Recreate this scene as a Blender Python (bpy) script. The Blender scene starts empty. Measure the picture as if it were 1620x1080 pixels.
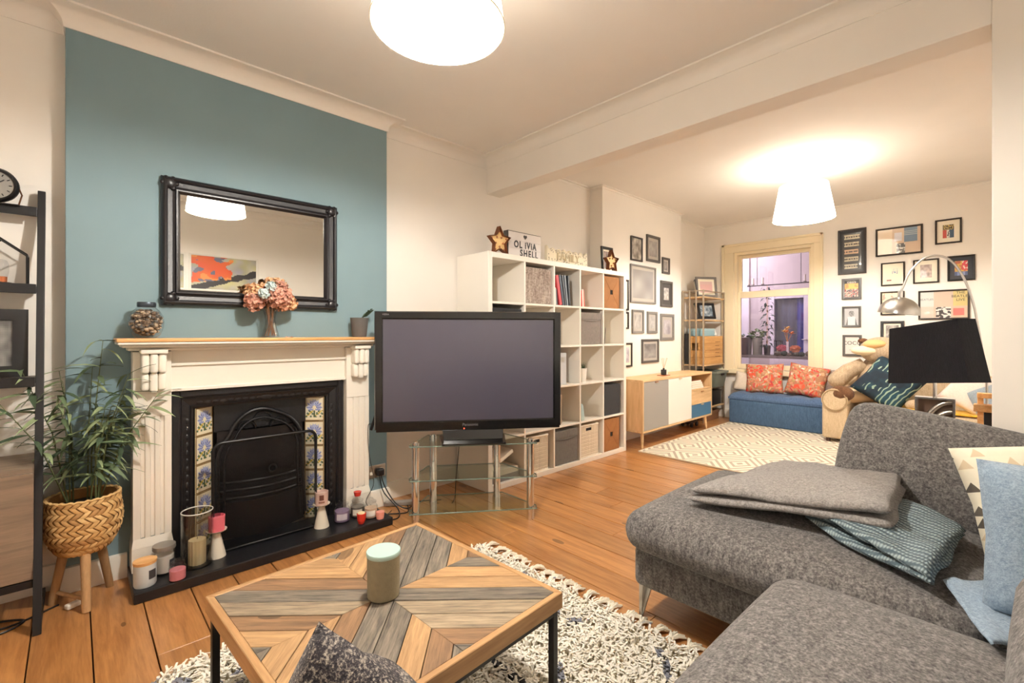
import bpy, bmesh, math, random
from mathutils import Vector, Matrix, Euler, noise as mnoise
random.seed(11)
S = bpy.context.scene
C = S.collection
PI = math.pi
rad = math.radians

# ------------------------------------------------------------------ camera, world, exposure
cam_d = bpy.data.cameras.new('camera')
cam_d.sensor_width = 36.0
cam_d.lens = 735.0 / 1620.0 * 36.0
cam_d.shift_y = -13.0 / 1620.0
cam_d.clip_start = 0.05
cam = bpy.data.objects.new('camera', cam_d)
cam.location = (0, 0, 1.2)
cam.rotation_euler = (rad(90), 0, -rad(90 - 46.70))
C.objects.link(cam)
S.camera = cam

world = bpy.data.worlds.new('night_sky')
S.world = world
world.use_nodes = True
world.node_tree.nodes['Background'].inputs[0].default_value = (0.10, 0.13, 0.25, 1)
world.node_tree.nodes['Background'].inputs[1].default_value = 0.25

S.view_settings.view_transform = 'Standard'
S.view_settings.look = 'None'
S.view_settings.gamma = 1.0
S.view_settings.use_curve_mapping = False
S.view_settings.exposure = 0.93
FRONT_LAMP_W, BACK_LAMP_W, PORCH_LAMP_W = 60.0, 68.0, 42.0
LAMP_RGB = (1.0, 0.965, 0.905)
S.cycles.use_denoising = True
S.cycles.max_bounces = 10
S.cycles.diffuse_bounces = 6
S.cycles.transparent_max_bounces = 16
S.cycles.caustics_reflective = False
S.cycles.caustics_refractive = False
S.cycles.sample_clamp_indirect = 6.0

# ------------------------------------------------------------------ materials
def lin(c):
    o = []
    for x in c[:3]:
        x = x / 255.0
        o.append(x / 12.92 if x <= 0.04045 else ((x + 0.055) / 1.055) ** 2.4)
    return (o[0], o[1], o[2], 1.0)

MATS = {}
def newmat(name):
    m = bpy.data.materials.new(name)
    m.use_nodes = True
    nt = m.node_tree
    b = nt.nodes['Principled BSDF']
    MATS[name] = m
    return m, nt, b

def N(nt, kind, **kw):
    n = nt.nodes.new(kind)
    for k, v in kw.items():
        if k in n.inputs.keys():
            n.inputs[k].default_value = v
        else:
            setattr(n, k, v)
    return n

def L(nt, a, b):
    nt.links.new(a, b)

def mixcol(nt, fac, a, b):
    n = nt.nodes.new('ShaderNodeMix')
    n.data_type = 'RGBA'
    for sock, val in ((n.inputs[0], fac), (n.inputs[6], a), (n.inputs[7], b)):
        if hasattr(val, 'is_linked'):
            L(nt, val, sock)
        else:
            sock.default_value = val
    return n.outputs[2]

def math_(nt, op, a, b=0.0, c=0.0, clamp=False):
    n = nt.nodes.new('ShaderNodeMath')
    n.operation = op
    n.use_clamp = clamp
    for i, v in enumerate((a, b, c)):
        if hasattr(v, 'is_linked'):
            L(nt, v, n.inputs[i])
        else:
            n.inputs[i].default_value = v
    return n.outputs[0]

def ramp(nt, fac, stops):
    n = nt.nodes.new('ShaderNodeValToRGB')
    L(nt, fac, n.inputs[0])
    e = n.color_ramp.elements
    while len(e) < len(stops):
        e.new(0.5)
    for k, (p, c) in zip(e, stops):
        k.position = p
        k.color = c
    return n.outputs[0]

def coords(nt, kind='Object', scale=(1, 1, 1), rot=(0, 0, 0), rnd=False):
    if kind == 'World':
        src = nt.nodes.new('ShaderNodeNewGeometry').outputs['Position']
    else:
        src = nt.nodes.new('ShaderNodeTexCoord').outputs[kind]
    mp = nt.nodes.new('ShaderNodeMapping')
    mp.inputs['Scale'].default_value = scale
    mp.inputs['Rotation'].default_value = rot
    L(nt, src, mp.inputs['Vector'])
    if rnd:
        oi = nt.nodes.new('ShaderNodeObjectInfo')
        s = math_(nt, 'MULTIPLY', oi.outputs['Random'], 37.0)
        L(nt, s, mp.inputs['Location'])
    return mp.outputs[0]

def noise(nt, vec, scale, detail=3.0, rough=0.55, dist=0.0):
    n = nt.nodes.new('ShaderNodeTexNoise')
    n.inputs['Scale'].default_value = scale
    n.inputs['Detail'].default_value = detail
    n.inputs['Roughness'].default_value = rough
    n.inputs['Distortion'].default_value = dist
    L(nt, vec, n.inputs['Vector'])
    return n.outputs[0]

def bump(nt, b, h, strength, dist=0.01):
    n = nt.nodes.new('ShaderNodeBump')
    n.inputs['Strength'].default_value = strength
    n.inputs['Distance'].default_value = dist
    L(nt, h, n.inputs['Height'])
    L(nt, n.outputs[0], b.inputs['Normal'])

def scl(c, k):
    return (min(1, c[0] * k), min(1, c[1] * k), min(1, c[2] * k), 1.0)

def mat(name, col, rough=0.6, metal=0.0, var=0.0, vscale=6.0, bmp=0.0, bscale=60.0, spec=0.5, coat=0.0, bdist=0.004):
    """plain surface with a little tone variation and fine relief"""
    if name in MATS:
        return MATS[name]
    m, nt, b = newmat(name)
    c = lin(col)
    b.inputs['Base Color'].default_value = c
    b.inputs['Roughness'].default_value = rough
    b.inputs['Metallic'].default_value = metal
    b.inputs['Specular IOR Level'].default_value = spec
    if coat:
        b.inputs['Coat Weight'].default_value = coat
        b.inputs['Coat Roughness'].default_value = 0.15
    if var or bmp:
        v = coords(nt, 'World')
    if var:
        f = noise(nt, v, vscale)
        L(nt, ramp(nt, f, [(0.3, scl(c, 1 - var)), (0.7, scl(c, 1 + var))]), b.inputs['Base Color'])
    if bmp:
        bump(nt, b, noise(nt, v, bscale, 2.0), bmp, bdist)
    return m

def fabric(name, c1, c2, scale=220.0, rough=0.95, bmp=0.5, c3=None, coord='Object'):
    if name in MATS:
        return MATS[name]
    m, nt, b = newmat(name)
    v = coords(nt, coord)
    vs = coords(nt, coord, (1, 1, 0.25))
    f1 = noise(nt, v, scale, 2.0, 0.7)
    f2 = noise(nt, vs, scale * 0.45, 2.0, 0.6)
    f = math_(nt, 'ADD', math_(nt, 'MULTIPLY', f1, 0.6), math_(nt, 'MULTIPLY', f2, 0.4))
    stops = [(0.36, lin(c1)), (0.64, lin(c2))]
    if c3:
        stops = [(0.34, lin(c1)), (0.5, lin(c2)), (0.68, lin(c3))]
    L(nt, ramp(nt, f, stops), b.inputs['Base Color'])
    b.inputs['Roughness'].default_value = rough
    b.inputs['Specular IOR Level'].default_value = 0.15
    b.inputs['Sheen Weight'].default_value = 0.15
    bump(nt, b, f, bmp, 0.004)
    return m

def wood(name, c1, c2, axis=0, rough=0.5, scale=1.0, vary=0.25, bmp=0.15, coat=0.0, knots=0.0, coord='Object'):
    """grain stretched along one axis; each board gets its own tone and offset"""
    if name in MATS:
        return MATS[name]
    m, nt, b = newmat(name)
    s = [14.0 * scale] * 3
    s[axis] = 1.1 * scale
    v = coords(nt, coord, tuple(s), rnd=True)
    f = noise(nt, v, 2.2, 5.0, 0.62, 0.6)
    fine = noise(nt, v, 9.0, 3.0, 0.6)
    g = math_(nt, 'ADD', math_(nt, 'MULTIPLY', f, 0.7), math_(nt, 'MULTIPLY', fine, 0.3))
    col = ramp(nt, g, [(0.32, lin(c1)), (0.66, lin(c2))])
    oi = nt.nodes.new('ShaderNodeObjectInfo')
    k = math_(nt, 'MULTIPLY_ADD', oi.outputs['Random'], 2 * vary, 1 - vary)
    hs = nt.nodes.new('ShaderNodeHueSaturation')
    L(nt, col, hs.inputs['Color'])
    L(nt, k, hs.inputs['Value'])
    out = hs.outputs[0]
    if knots:
        vo = nt.nodes.new('ShaderNodeTexVoronoi')
        s2 = [5.0] * 3
        s2[axis] = 2.2
        L(nt, coords(nt, coord, tuple(s2), rnd=True), vo.inputs['Vector'])
        vo.inputs['Scale'].default_value = 1.0
        kf = math_(nt, 'LESS_THAN', vo.outputs['Distance'], knots)
        out = mixcol(nt, math_(nt, 'MULTIPLY', kf, 0.65), out, scl(lin(c1), 0.35))
    L(nt, out, b.inputs['Base Color'])
    b.inputs['Roughness'].default_value = rough
    if coat:
        b.inputs['Coat Weight'].default_value = coat
        b.inputs['Coat Roughness'].default_value = 0.22
    if bmp:
        bump(nt, b, g, bmp, 0.003)
    return m

def thin_glass(name, tint=(255, 255, 255), alpha_tint=0.06, rough=0.02, ior=1.5):
    if name in MATS:
        return MATS[name]
    m, nt, b = newmat(name)
    out = nt.nodes['Material Output']
    tr = nt.nodes.new('ShaderNodeBsdfTransparent')
    tr.inputs[0].default_value = scl(lin(tint), 1.0 - alpha_tint)
    gl = nt.nodes.new('ShaderNodeBsdfGlossy')
    gl.inputs['Roughness'].default_value = rough
    fr = nt.nodes.new('ShaderNodeFresnel')
    bf = nt.nodes.new('ShaderNodeNewGeometry').outputs['Backfacing']   # a thin sheet reflects alike on both sides
    L(nt, math_(nt, 'MULTIPLY_ADD', bf, 1.0 / ior - ior, ior), fr.inputs[0])
    mx = nt.nodes.new('ShaderNodeMixShader')
    L(nt, fr.outputs[0], mx.inputs[0])
    L(nt, tr.outputs[0], mx.inputs[1])
    L(nt, gl.outputs[0], mx.inputs[2])
    L(nt, mx.outputs[0], out.inputs[0])
    return m

def emit(name, col, strength):
    m, nt, b = newmat(name)
    b.inputs['Base Color'].default_value = lin(col)
    b.inputs['Emission Color'].default_value = lin(col)
    b.inputs['Emission Strength'].default_value = strength
    b.inputs['Roughness'].default_value = 0.8
    return m

def print_mat(name, rough=0.35, coat=0.0):
    m, nt, b = newmat(name)
    a = nt.nodes.new('ShaderNodeAttribute')
    a.attribute_name = 'Col'
    L(nt, a.outputs['Color'], b.inputs['Base Color'])
    b.inputs['Roughness'].default_value = rough
    b.inputs['Coat Weight'].default_value = coat
    b.inputs['Coat Roughness'].default_value = 0.03
    return m

# ------------------------------------------------------------------ mesh helpers
class MB:
    def __init__(s):
        s.v = []
        s.f = []
        s.c = None

    def add(s, vs, fs, M=None):
        n = len(s.v)
        if M is None:
            s.v += [tuple(p) for p in vs]
        else:
            s.v += [tuple(M @ Vector(p)) for p in vs]
        s.f += [tuple(i + n for i in q) for q in fs]
        return s

    def box(s, x0, x1, y0, y1, z0, z1, M=None):
        vs = [(x, y, z) for z in (z0, z1) for y in (y0, y1) for x in (x0, x1)]
        return s.add(vs, [(0, 2, 3, 1), (4, 5, 7, 6), (0, 1, 5, 4), (2, 6, 7, 3), (0, 4, 6, 2), (1, 3, 7, 5)], M)

    def cyl(s, p0, p1, r0, r1=None, n=16, M=None, caps=True):
        p0 = Vector(p0); p1 = Vector(p1)
        r1 = r0 if r1 is None else r1
        d = (p1 - p0).normalized()
        a = d.orthogonal().normalized()
        b = d.cross(a)
        vs, fs = [], []
        for p, r in ((p0, r0), (p1, r1)):
            for i in range(n):
                t = 2 * PI * i / n
                vs.append(p + (a * math.cos(t) + b * math.sin(t)) * r)
        for i in range(n):
            j = (i + 1) % n
            fs.append((i, j, n + j, n + i))
        if caps:
            fs.append(tuple(range(n - 1, -1, -1)))
            fs.append(tuple(range(n, 2 * n)))
        return s.add(vs, fs, M)

    def tube(s, pts, r, n=8, closed=False, M=None):
        pts = [Vector(p) for p in pts]
        k = len(pts)
        rs = r if isinstance(r, (list, tuple)) else [r] * k
        vs, fs = [], []
        prev = None
        for i, p in enumerate(pts):
            a = pts[(i + 1) % k] if (closed or i < k - 1) else p
            b = pts[i - 1] if (closed or i > 0) else p
            d = (a - b).normalized()
            if prev is None:
                x = d.orthogonal().normalized()
            else:
                x = (prev - d * prev.dot(d))
                x = x.normalized() if x.length > 1e-6 else d.orthogonal().normalized()
            prev = x
            y = d.cross(x)
            for q in range(n):
                t = 2 * PI * q / n
                vs.append(p + (x * math.cos(t) + y * math.sin(t)) * rs[i])
        m = k if closed else k - 1
        for i in range(m):
            for q in range(n):
                i2, q2 = (i + 1) % k, (q + 1) % n
                fs.append((i * n + q, i * n + q2, i2 * n + q2, i2 * n + q))
        if not closed:
            fs.append(tuple(range(n - 1, -1, -1)))
            fs.append(tuple((k - 1) * n + q for q in range(n)))
        return s.add(vs, fs, M)

    def lathe(s, prof, n=24, c=(0, 0, 0), M=None):
        vs, fs = [], []
        for r, z in prof:
            for i in range(n):
                t = 2 * PI * i / n
                vs.append((c[0] + r * math.cos(t), c[1] + r * math.sin(t), c[2] + z))
        for k in range(len(prof) - 1):
            for i in range(n):
                j = (i + 1) % n
                fs.append((k * n + i, k * n + j, (k + 1) * n + j, (k + 1) * n + i))
        if prof[0][0] > 1e-6:
            fs.append(tuple(range(n - 1, -1, -1)))
        if prof[-1][0] > 1e-6:
            o = (len(prof) - 1) * n
            fs.append(tuple(o + i for i in range(n)))
        return s.add(vs, fs, M)

    def shell(s, prof, n=24, c=(0, 0, 0)):
        """open lathe, no caps"""
        vs, fs = [], []
        for r, z in prof:
            for i in range(n):
                t = 2 * PI * i / n
                vs.append((c[0] + r * math.cos(t), c[1] + r * math.sin(t), c[2] + z))
        for k in range(len(prof) - 1):
            for i in range(n):
                j = (i + 1) % n
                fs.append((k * n + i, k * n + j, (k + 1) * n + j, (k + 1) * n + i))
        return s.add(vs, fs)

    def prism(s, poly, z0, z1, M=None):
        n = len(poly)
        vs = [(x, y, z0) for x, y in poly] + [(x, y, z1) for x, y in poly]
        fs = [tuple(range(n - 1, -1, -1)), tuple(range(n, 2 * n))]
        for i in range(n):
            j = (i + 1) % n
            fs.append((i, j, n + j, n + i))
        return s.add(vs, fs, M)

    def ball(s, c, r, nu=12, nv=8, M=None):
        if not isinstance(r, (tuple, list)):
            r = (r, r, r)
        vs, fs = [], []
        vs.append((c[0], c[1], c[2] - r[2]))
        for k in range(1, nv):
            ph = -PI / 2 + PI * k / nv
            for i in range(nu):
                t = 2 * PI * i / nu
                vs.append((c[0] + r[0] * math.cos(ph) * math.cos(t), c[1] + r[1] * math.cos(ph) * math.sin(t), c[2] + r[2] * math.sin(ph)))
        vs.append((c[0], c[1], c[2] + r[2]))
        top = len(vs) - 1
        for i in range(nu):
            j = (i + 1) % nu
            fs.append((0, 1 + j, 1 + i))
            fs.append((top, 1 + (nv - 2) * nu + i, 1 + (nv - 2) * nu + j))
            for k in range(nv - 2):
                fs.append((1 + k * nu + i, 1 + k * nu + j, 1 + (k + 1) * nu + j, 1 + (k + 1) * nu + i))
        return s.add(vs, fs, M)

    def grid(s, nx, ny, fn, flip=False):
        vs = [fn(i / nx, j / ny) for j in range(ny + 1) for i in range(nx + 1)]
        fs = []
        for j in range(ny):
            for i in range(nx):
                a = j * (nx + 1) + i
                q = (a, a + 1, a + nx + 2, a + nx + 1)
                fs.append(q[::-1] if flip else q)
        return s.add(vs, fs)

    def softbox(s, sx, sy, sz, r, c=(0, 0, 0), n=10, bulge=0.0, M=None):
        """rounded box centred on c; bulge swells the flat faces"""
        hx, hy, hz = sx / 2, sy / 2, sz / 2
        r = min(r, hx, hy, hz)
        vs, fs, ind = [], [], {}
        def ax(h, m):
            a = [-h + r * (1 - math.cos(PI / 2 * k / 3)) for k in range(3)]
            mid = [-(h - r) + 2 * (h - r) * k / m for k in range(m + 1)]
            return a[:3] + mid[0:] + [-x for x in reversed(a[:3])]
        X, Y, Z = ax(hx, n), ax(hy, n), ax(hz, 3)
        def put(i, j, k):
            key = (i, j, k)
            if key in ind:
                return ind[key]
            p = Vector((X[i], Y[j], Z[k]))
            q = Vector((max(-hx + r, min(hx - r, p.x)), max(-hy + r, min(hy - r, p.y)), max(-hz + r, min(hz - r, p.z))))
            d = p - q
            if d.length > 1e-9:
                p = q + d.normalized() * r
            if bulge:
                wx = max(0, 1 - (p.x / hx) ** 2); wy = max(0, 1 - (p.y / hy) ** 2); wz = max(0, 1 - (p.z / hz) ** 2)
                p.z += bulge * (wx * wy) ** 0.6 * (p.z / hz)
                p.x += bulge * 0.6 * (wy * wz) ** 0.6 * (p.x / hx)
                p.y += bulge * 0.6 * (wx * wz) ** 0.6 * (p.y / hy)
            ind[key] = len(vs)
            vs.append((p.x + c[0], p.y + c[1], p.z + c[2]))
            return ind[key]
        a, b, g = len(X) - 1, len(Y) - 1, len(Z) - 1
        for i in range(a):
            for j in range(b):
                fs.append((put(i, j, 0), put(i, j + 1, 0), put(i + 1, j + 1, 0), put(i + 1, j, 0)))
                fs.append((put(i, j, g), put(i + 1, j, g), put(i + 1, j + 1, g), put(i, j + 1, g)))
        for i in range(a):
            for k in range(g):
                fs.append((put(i, 0, k), put(i + 1, 0, k), put(i + 1, 0, k + 1), put(i, 0, k + 1)))
                fs.append((put(i, b, k), put(i, b, k + 1), put(i + 1, b, k + 1), put(i + 1, b, k)))
        for j in range(b):
            for k in range(g):
                fs.append((put(0, j, k), put(0, j, k + 1), put(0, j + 1, k + 1), put(0, j + 1, k)))
                fs.append((put(a, j, k), put(a, j + 1, k), put(a, j + 1, k + 1), put(a, j, k + 1)))
        return s.add(vs, fs, M)

    def pillow(s, w, h, t, n=18, pinch=0.06, M=None, wob=0.0):
        """square scatter cushion in the xy plane, thickness along z"""
        vs, fs, ind = [], [], {}
        def pt(i, j, side):
            u = -1 + 2 * i / n; v = -1 + 2 * j / n
            e = (1 - u ** 4) * (1 - v ** 4)
            if e < 1e-6:
                key = (i, j, 0)
            else:
                key = (i, j, side)
            if key in ind:
                return ind[key]
            k = 1 - pinch * (1 - abs(u * v)) * max(abs(u), abs(v)) ** 3
            x = u * w / 2 * (1 - pinch * (1 - v * v) * 0.0) * (k if abs(u) > abs(v) else 1)
            y = v * h / 2 * (k if abs(v) >= abs(u) else 1)
            z = side * t / 2 * (e ** 0.45)
            if wob:
                z += wob * mnoise.noise(Vector((u * 2.1, v * 2.1, side * 3.0)))
            ind[key] = len(vs)
            vs.append((x, y, z))
            return ind[key]
        for i in range(n):
            for j in range(n):
                for sd in (1, -1):
                    q = [pt(i, j, sd), pt(i + 1, j, sd), pt(i + 1, j + 1, sd), pt(i, j + 1, sd)]
                    if sd < 0:
                        q = q[::-1]
                    q2 = []
                    for x in q:
                        if x not in q2:
                            q2.append(x)
                    if len(q2) > 2:
                        fs.append(tuple(q2))
        return s.add(vs, fs, M)

    def rect_sweep(s, w, h, prof, M=None):
        """mitred rectangular moulding; prof = (inset from the outer edge, height)"""
        vs, fs = [], []
        k = len(prof)
        for sx, sy in ((-1, -1), (1, -1), (1, 1), (-1, 1)):
            for d, z in prof:
                vs.append((sx * (w / 2 - d), sy * (h / 2 - d), z))
        for a in range(4):
            b = (a + 1) % 4
            for i in range(k):
                j = (i + 1) % k
                fs.append((a * k + i, b * k + i, b * k + j, a * k + j))
        return s.add(vs, fs, M)

    def plan_sweep(s, path, prof, closed=False):
        """moulding along a plan path; prof = (distance to the left of the path, z)"""
        P = [Vector((x, y)) for x, y in path]
        n = len(P)
        vs, fs = [], []
        k = len(prof)
        for i in range(n):
            d0 = (P[i] - P[i - 1]).normalized() if (closed or i > 0) else None
            d1 = (P[(i + 1) % n] - P[i]).normalized() if (closed or i < n - 1) else None
            d0 = d0 or d1
            d1 = d1 or d0
            n0 = Vector((-d0.y, d0.x)); n1 = Vector((-d1.y, d1.x))
            b = (n0 + n1)
            b = b / max(0.2, b.dot(n0))
            for o, z in prof:
                q = P[i] + b * o
                vs.append((q.x, q.y, z))
        m = n if closed else n - 1
        for a in range(m):
            b = (a + 1) % n
            for i in range(k):
                j = (i + 1) % k
                fs.append((a * k + i, b * k + i, b * k + j, a * k + j))
        if not closed:
            fs.append(tuple(range(k - 1, -1, -1)))
            fs.append(tuple((n - 1) * k + i for i in range(k)))
        return s.add(vs, fs)

    def mesh(s, name, material, smooth=None):
        me = bpy.data.meshes.new(name)
        me.from_pydata(s.v, [], s.f)
        me.update()
        bm = bmesh.new()
        bm.from_mesh(me)
        bmesh.ops.recalc_face_normals(bm, faces=bm.faces)
        bm.to_mesh(me)
        bm.free()
        if material is not None:
            me.materials.append(material)
        if smooth:
            me.polygons.foreach_set('use_smooth', [True] * len(me.polygons))
            me.set_sharp_from_angle(angle=rad(smooth))
        return me

    def build(s, name, material, parent=None, smooth=None, bevel=0.0, seg=2, loc=None, rot=None, kind=None, sub=0):
        me = s.mesh(name, material, smooth)
        return place(name, me, parent, loc, rot, bevel, seg, kind, sub)

def place(name, me, parent=None, loc=None, rot=None, bevel=0.0, seg=2, kind=None, sub=0):
    o = bpy.data.objects.new(name, me)
    C.objects.link(o)
    if parent is not None:
        o.parent = parent
    if loc is not None:
        o.location = loc
    if rot is not None:
        o.rotation_euler = rot
    if bevel:
        m = o.modifiers.new('bevel', 'BEVEL')
        m.width = bevel
        m.segments = seg
        m.limit_method = 'ANGLE'
        m.angle_limit = rad(40)
    if sub:
        m = o.modifiers.new('sub', 'SUBSURF')
        m.levels = sub
        m.render_levels = sub
    if kind:
        o['kind'] = kind
    return o

def tag(o, label, cat, group=None):
    o['label'] = label
    o['category'] = cat
    if group:
        o['group'] = group
    return o

def thing(name, label, cat, loc=(0, 0, 0), rot=(0, 0, 0), group=None):
    o = bpy.data.objects.new(name, None)
    o.empty_display_size = 0.05
    C.objects.link(o)
    o.location = loc
    o.rotation_euler = rot
    return tag(o, label, cat, group)

def struct(name, mb, material, bevel=0.0, parent=None, smooth=None):
    o = mb.build(name, material, parent, smooth=smooth, bevel=bevel)
    if parent is None:
        o['kind'] = 'structure'
    return o

def copy_tree(o, parent=None):
    c = o.copy()
    C.objects.link(c)
    if parent is not None:
        c.parent = parent
    for ch in list(o.children):
        copy_tree(ch, c)
    return c

_txt = {}
def text_mesh(body, size, depth, material, align='CENTER', bold=0.0, space=1.0):
    cu = bpy.data.curves.new('lettering', 'FONT')
    cu.body = body
    cu.size = size
    cu.extrude = depth
    cu.align_x = align
    cu.align_y = 'CENTER'
    cu.resolution_u = 3
    cu.offset = bold
    cu.space_character = space
    ob = bpy.data.objects.new('lettering', cu)
    me = bpy.data.meshes.new_from_object(ob)
    bpy.data.objects.remove(ob)
    me.name = 'lettering'
    me.materials.clear()
    me.materials.append(material)
    return me

def paint_mesh(name, w, h, nx, ny, fn, material, z=0.0):
    """flat print: a grid with one colour per corner; fn(u, v) -> (r, g, b) in 0..255, v up"""
    vs, fs, cols = [], [], []
    for j in range(ny):
        for i in range(nx):
            n = len(vs)
            x0, x1 = -w / 2 + w * i / nx, -w / 2 + w * (i + 1) / nx
            y0, y1 = -h / 2 + h * j / ny, -h / 2 + h * (j + 1) / ny
            vs += [(x0, y0, z), (x1, y0, z), (x1, y1, z), (x0, y1, z)]
            fs.append((n, n + 1, n + 2, n + 3))
            c = lin(fn((i + 0.5) / nx, (j + 0.5) / ny))
            cols += list(c) * 4
    me = bpy.data.meshes.new(name)
    me.from_pydata(vs, [], fs)
    at = me.color_attributes.new('Col', 'FLOAT_COLOR', 'POINT')
    at.data.foreach_set('color', cols)
    me.materials.append(material)
    me.update()
    return me

def nz(x, y, z=0.0):
    return mnoise.noise(Vector((x, y, z)))

def rotm(rx=0, ry=0, rz=0, loc=(0, 0, 0)):
    return Matrix.Translation(Vector(loc)) @ Euler((rx, ry, rz)).to_matrix().to_4x4()

# shared materials
WHITE = mat('white_paint', (238, 233, 225), 0.55, var=0.02, vscale=2.0, bmp=0.05, bscale=40)
CEIL = mat('ceiling_paint', (236, 233, 228), 0.8, var=0.02, vscale=2.0, bmp=0.12, bscale=90)
TRIM = mat('white_gloss_trim', (236, 230, 218), 0.35)
CREAMTRIM = mat('cream_gloss_trim', (238, 224, 192), 0.35)
TEAL = mat('teal_wall_paint', (121, 145, 152), 0.75, var=0.03, vscale=3.0, bmp=0.06, bscale=70)
BLACK = mat('black_metal', (20, 20, 23), 0.4, spec=0.5)
BLACKFRAME = mat('black_frame', (26, 23, 22), 0.4)
IRON = mat('cast_iron', (17, 17, 21), 0.38, var=0.2, vscale=25, bmp=0.25, bscale=120, spec=0.6)
CHROME = mat('chrome', (225, 225, 225), 0.08, metal=1.0)
STEEL = mat('brushed_steel', (190, 188, 184), 0.28, metal=1.0)
GLASS = thin_glass('clear_glass')
GREENGLASS = thin_glass('table_glass', (243, 250, 247), 0.0)
FOGGLASS = thin_glass('hurricane_glass', (240, 240, 238), 0.02, 0.03, 1.65)
PAPER = mat('white_paper', (236, 230, 216), 0.7)
PRINT = print_mat('print', 0.5)
GLAZED = print_mat('print_behind_glass', 0.35, coat=1.0)
CARD = mat('white_card', (236, 228, 208), 0.6)
PINE = wood('pine', (196, 140, 80), (232, 186, 128), 0, 0.45)
# ================================================================== the room
UW, UF, VR, VL = -1.0, 6.83, -0.5, 3.07           # window-side wall, far wall, right wall, left wall
CB0, CB1, CBV = -0.03, 1.60, 2.98                 # chimney breast of the front room
C20, C21, C2V = 4.05, 5.79, 2.91                  # chimney breast of the back room
B0, B1, BZ = 2.59, 2.75, 2.40                     # beam
ZF, ZB = 2.70, 2.76                               # ceilings

# floor: boards run from the left wall to the right wall
FLOORWOOD = wood('varnished_floorboard', (146, 93, 48), (198, 142, 86), 1, 0.33, 1.0, vary=0.13, bmp=0.12, coat=0.35, knots=0.10, coord='World')
fl = struct('floor', MB().box(UW - .1, UF + .12, VR - .1, VL + .1, -.12, -.024), mat('subfloor', (48, 30, 18), 0.9))
u = UW
i = 0
PW = 0.175
while u < UF + .06:
    u1 = u + PW
    cuts = [VR - .05]
    if i % 3 == 0:
        cuts.append(0.6 + random.random() * 1.5)
    elif i % 3 == 1:
        cuts.append(1.2 + random.random() * 1.0)
    cuts.append(VL + .05)
    for a, b in zip(cuts[:-1], cuts[1:]):
        dz = random.uniform(-.0012, .0)
        MB().box(u + .0022, u1 - .0022, a + .0012, b - .0012, -.022, dz).build('plank', FLOORWOOD, fl, bevel=.0015, seg=1)
    u = u1
    i += 1

struct('ceiling_front', MB().box(UW - .1, B0 + .05, VR - .1, VL + .1, ZF, ZF + .1), CEIL)
struct('ceiling_back', MB().box(B1 - .05, UF + .12, VR - .1, VL + .1, ZB, ZB + .1), CEIL)
struct('wall_left', MB().box(UW - .1, UF + .12, VL, VL + .12, -.02, 2.84), WHITE)
struct('wall_right', MB().box(UW - .1, UF + .12, VR - .12, VR, -.02, 2.84), WHITE)
struct('wall_behind', MB().box(UW - .12, UW, VR, VL, -.02, 2.84), WHITE)

# far wall with its window opening
WV0, WV1, WZ0, WZ1 = 1.66, 2.64, 0.70, 2.34
m = MB()
m.box(UF, UF + .14, VR, WV0, -.02, 2.84).box(UF, UF + .14, WV1, VL, -.02, 2.84)
m.box(UF, UF + .14, WV0, WV1, -.02, WZ0).box(UF, UF + .14, WV0, WV1, WZ1, 2.84)
struct('wall_far', m, WHITE)

# chimney breasts
OU0, OU1, OZ = 0.42, 1.20, 0.86
cbp = [(CB0, -.01), (OU0, -.01), (OU0, OZ), (OU1, OZ), (OU1, -.01), (CB1, -.01), (CB1, ZF + .02), (CB0, ZF + .02)]
struct('wall_chimney_breast', MB().prism(cbp, -(VL + .01), -CBV, rotm(PI / 2, 0, 0)), TEAL, bevel=.004)
struct('wall_chimney_breast_back', MB().box(C20, C21, C2V, VL + .01, -.01, ZB + .02), WHITE, bevel=.006)

# beam and the stub of wall that carries it
struct('beam', MB().box(B0, B1, 0.035, VL + .01, BZ, 2.84), WHITE, bevel=.004)
struct('wall_stub', MB().box(B0, B1, VR, 0.035, -.01, 2.84), WHITE, bevel=.004)

# cornices (concave coving with a bead at each edge)
def cove(w, h, zc):
    pr = [(0.0, zc + .005), (0.0, zc - h), (.006, zc - h), (.008, zc - h + .008)]
    for k in range(1, 8):
        t = PI / 2 * k / 8
        pr.append((w - .012 - (w - .02) * math.cos(t), zc - .010 - (h - .018) * (1 - math.sin(t))))
    pr += [(w - .012, zc - .010), (w, zc - .010), (w, zc + .005)]
    return pr
COV = mat('cornice_paint', (236, 231, 223), 0.5)
path = [(UW, VR), (B0, VR), (B0, VL), (CB1, VL), (CB1, CBV), (CB0, CBV), (CB0, VL), (UW, VL)]
struct('trim_1', MB().plan_sweep(path, cove(.095, .085, ZF), closed=True), COV, smooth=35)
path = [(B1, VR), (UF, VR), (UF, VL), (C21, VL), (C21, C2V), (C20, C2V), (C20, VL), (B1, VL)]
struct('trim_2', MB().plan_sweep(path, cove(.03, .03, ZB), closed=True), COV, smooth=35)

# skirting boards
SK = [(0, 0), (.018, 0), (.018, .095), (.012, .115), (0, .12)]
def skirt(name, path):
    struct(name, MB().plan_sweep(path, [(-a, z) for a, z in SK]), TRIM, smooth=35)
skirt('baseboard_left', [(UW, VL), (CB0, VL), (CB0, CBV), (0.19, CBV)])
skirt('baseboard_alcove', [(1.425, CBV), (CB1, CBV), (CB1, VL), (2.25, VL)])
skirt('baseboard_back', [(C21, C2V), (C21, VL), (UF, VL), (UF, WV1 + .2)])
skirt('baseboard_far', [(UF, WV1 + .2), (UF, VR)])
skirt('baseboard_right', [(UF, VR), (B1, VR), (B1, 0.035), (B0, 0.035), (B0, VR), (UW, VR)])
skirt('baseboard_behind', [(UW, VR), (UW, VL)])

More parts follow.
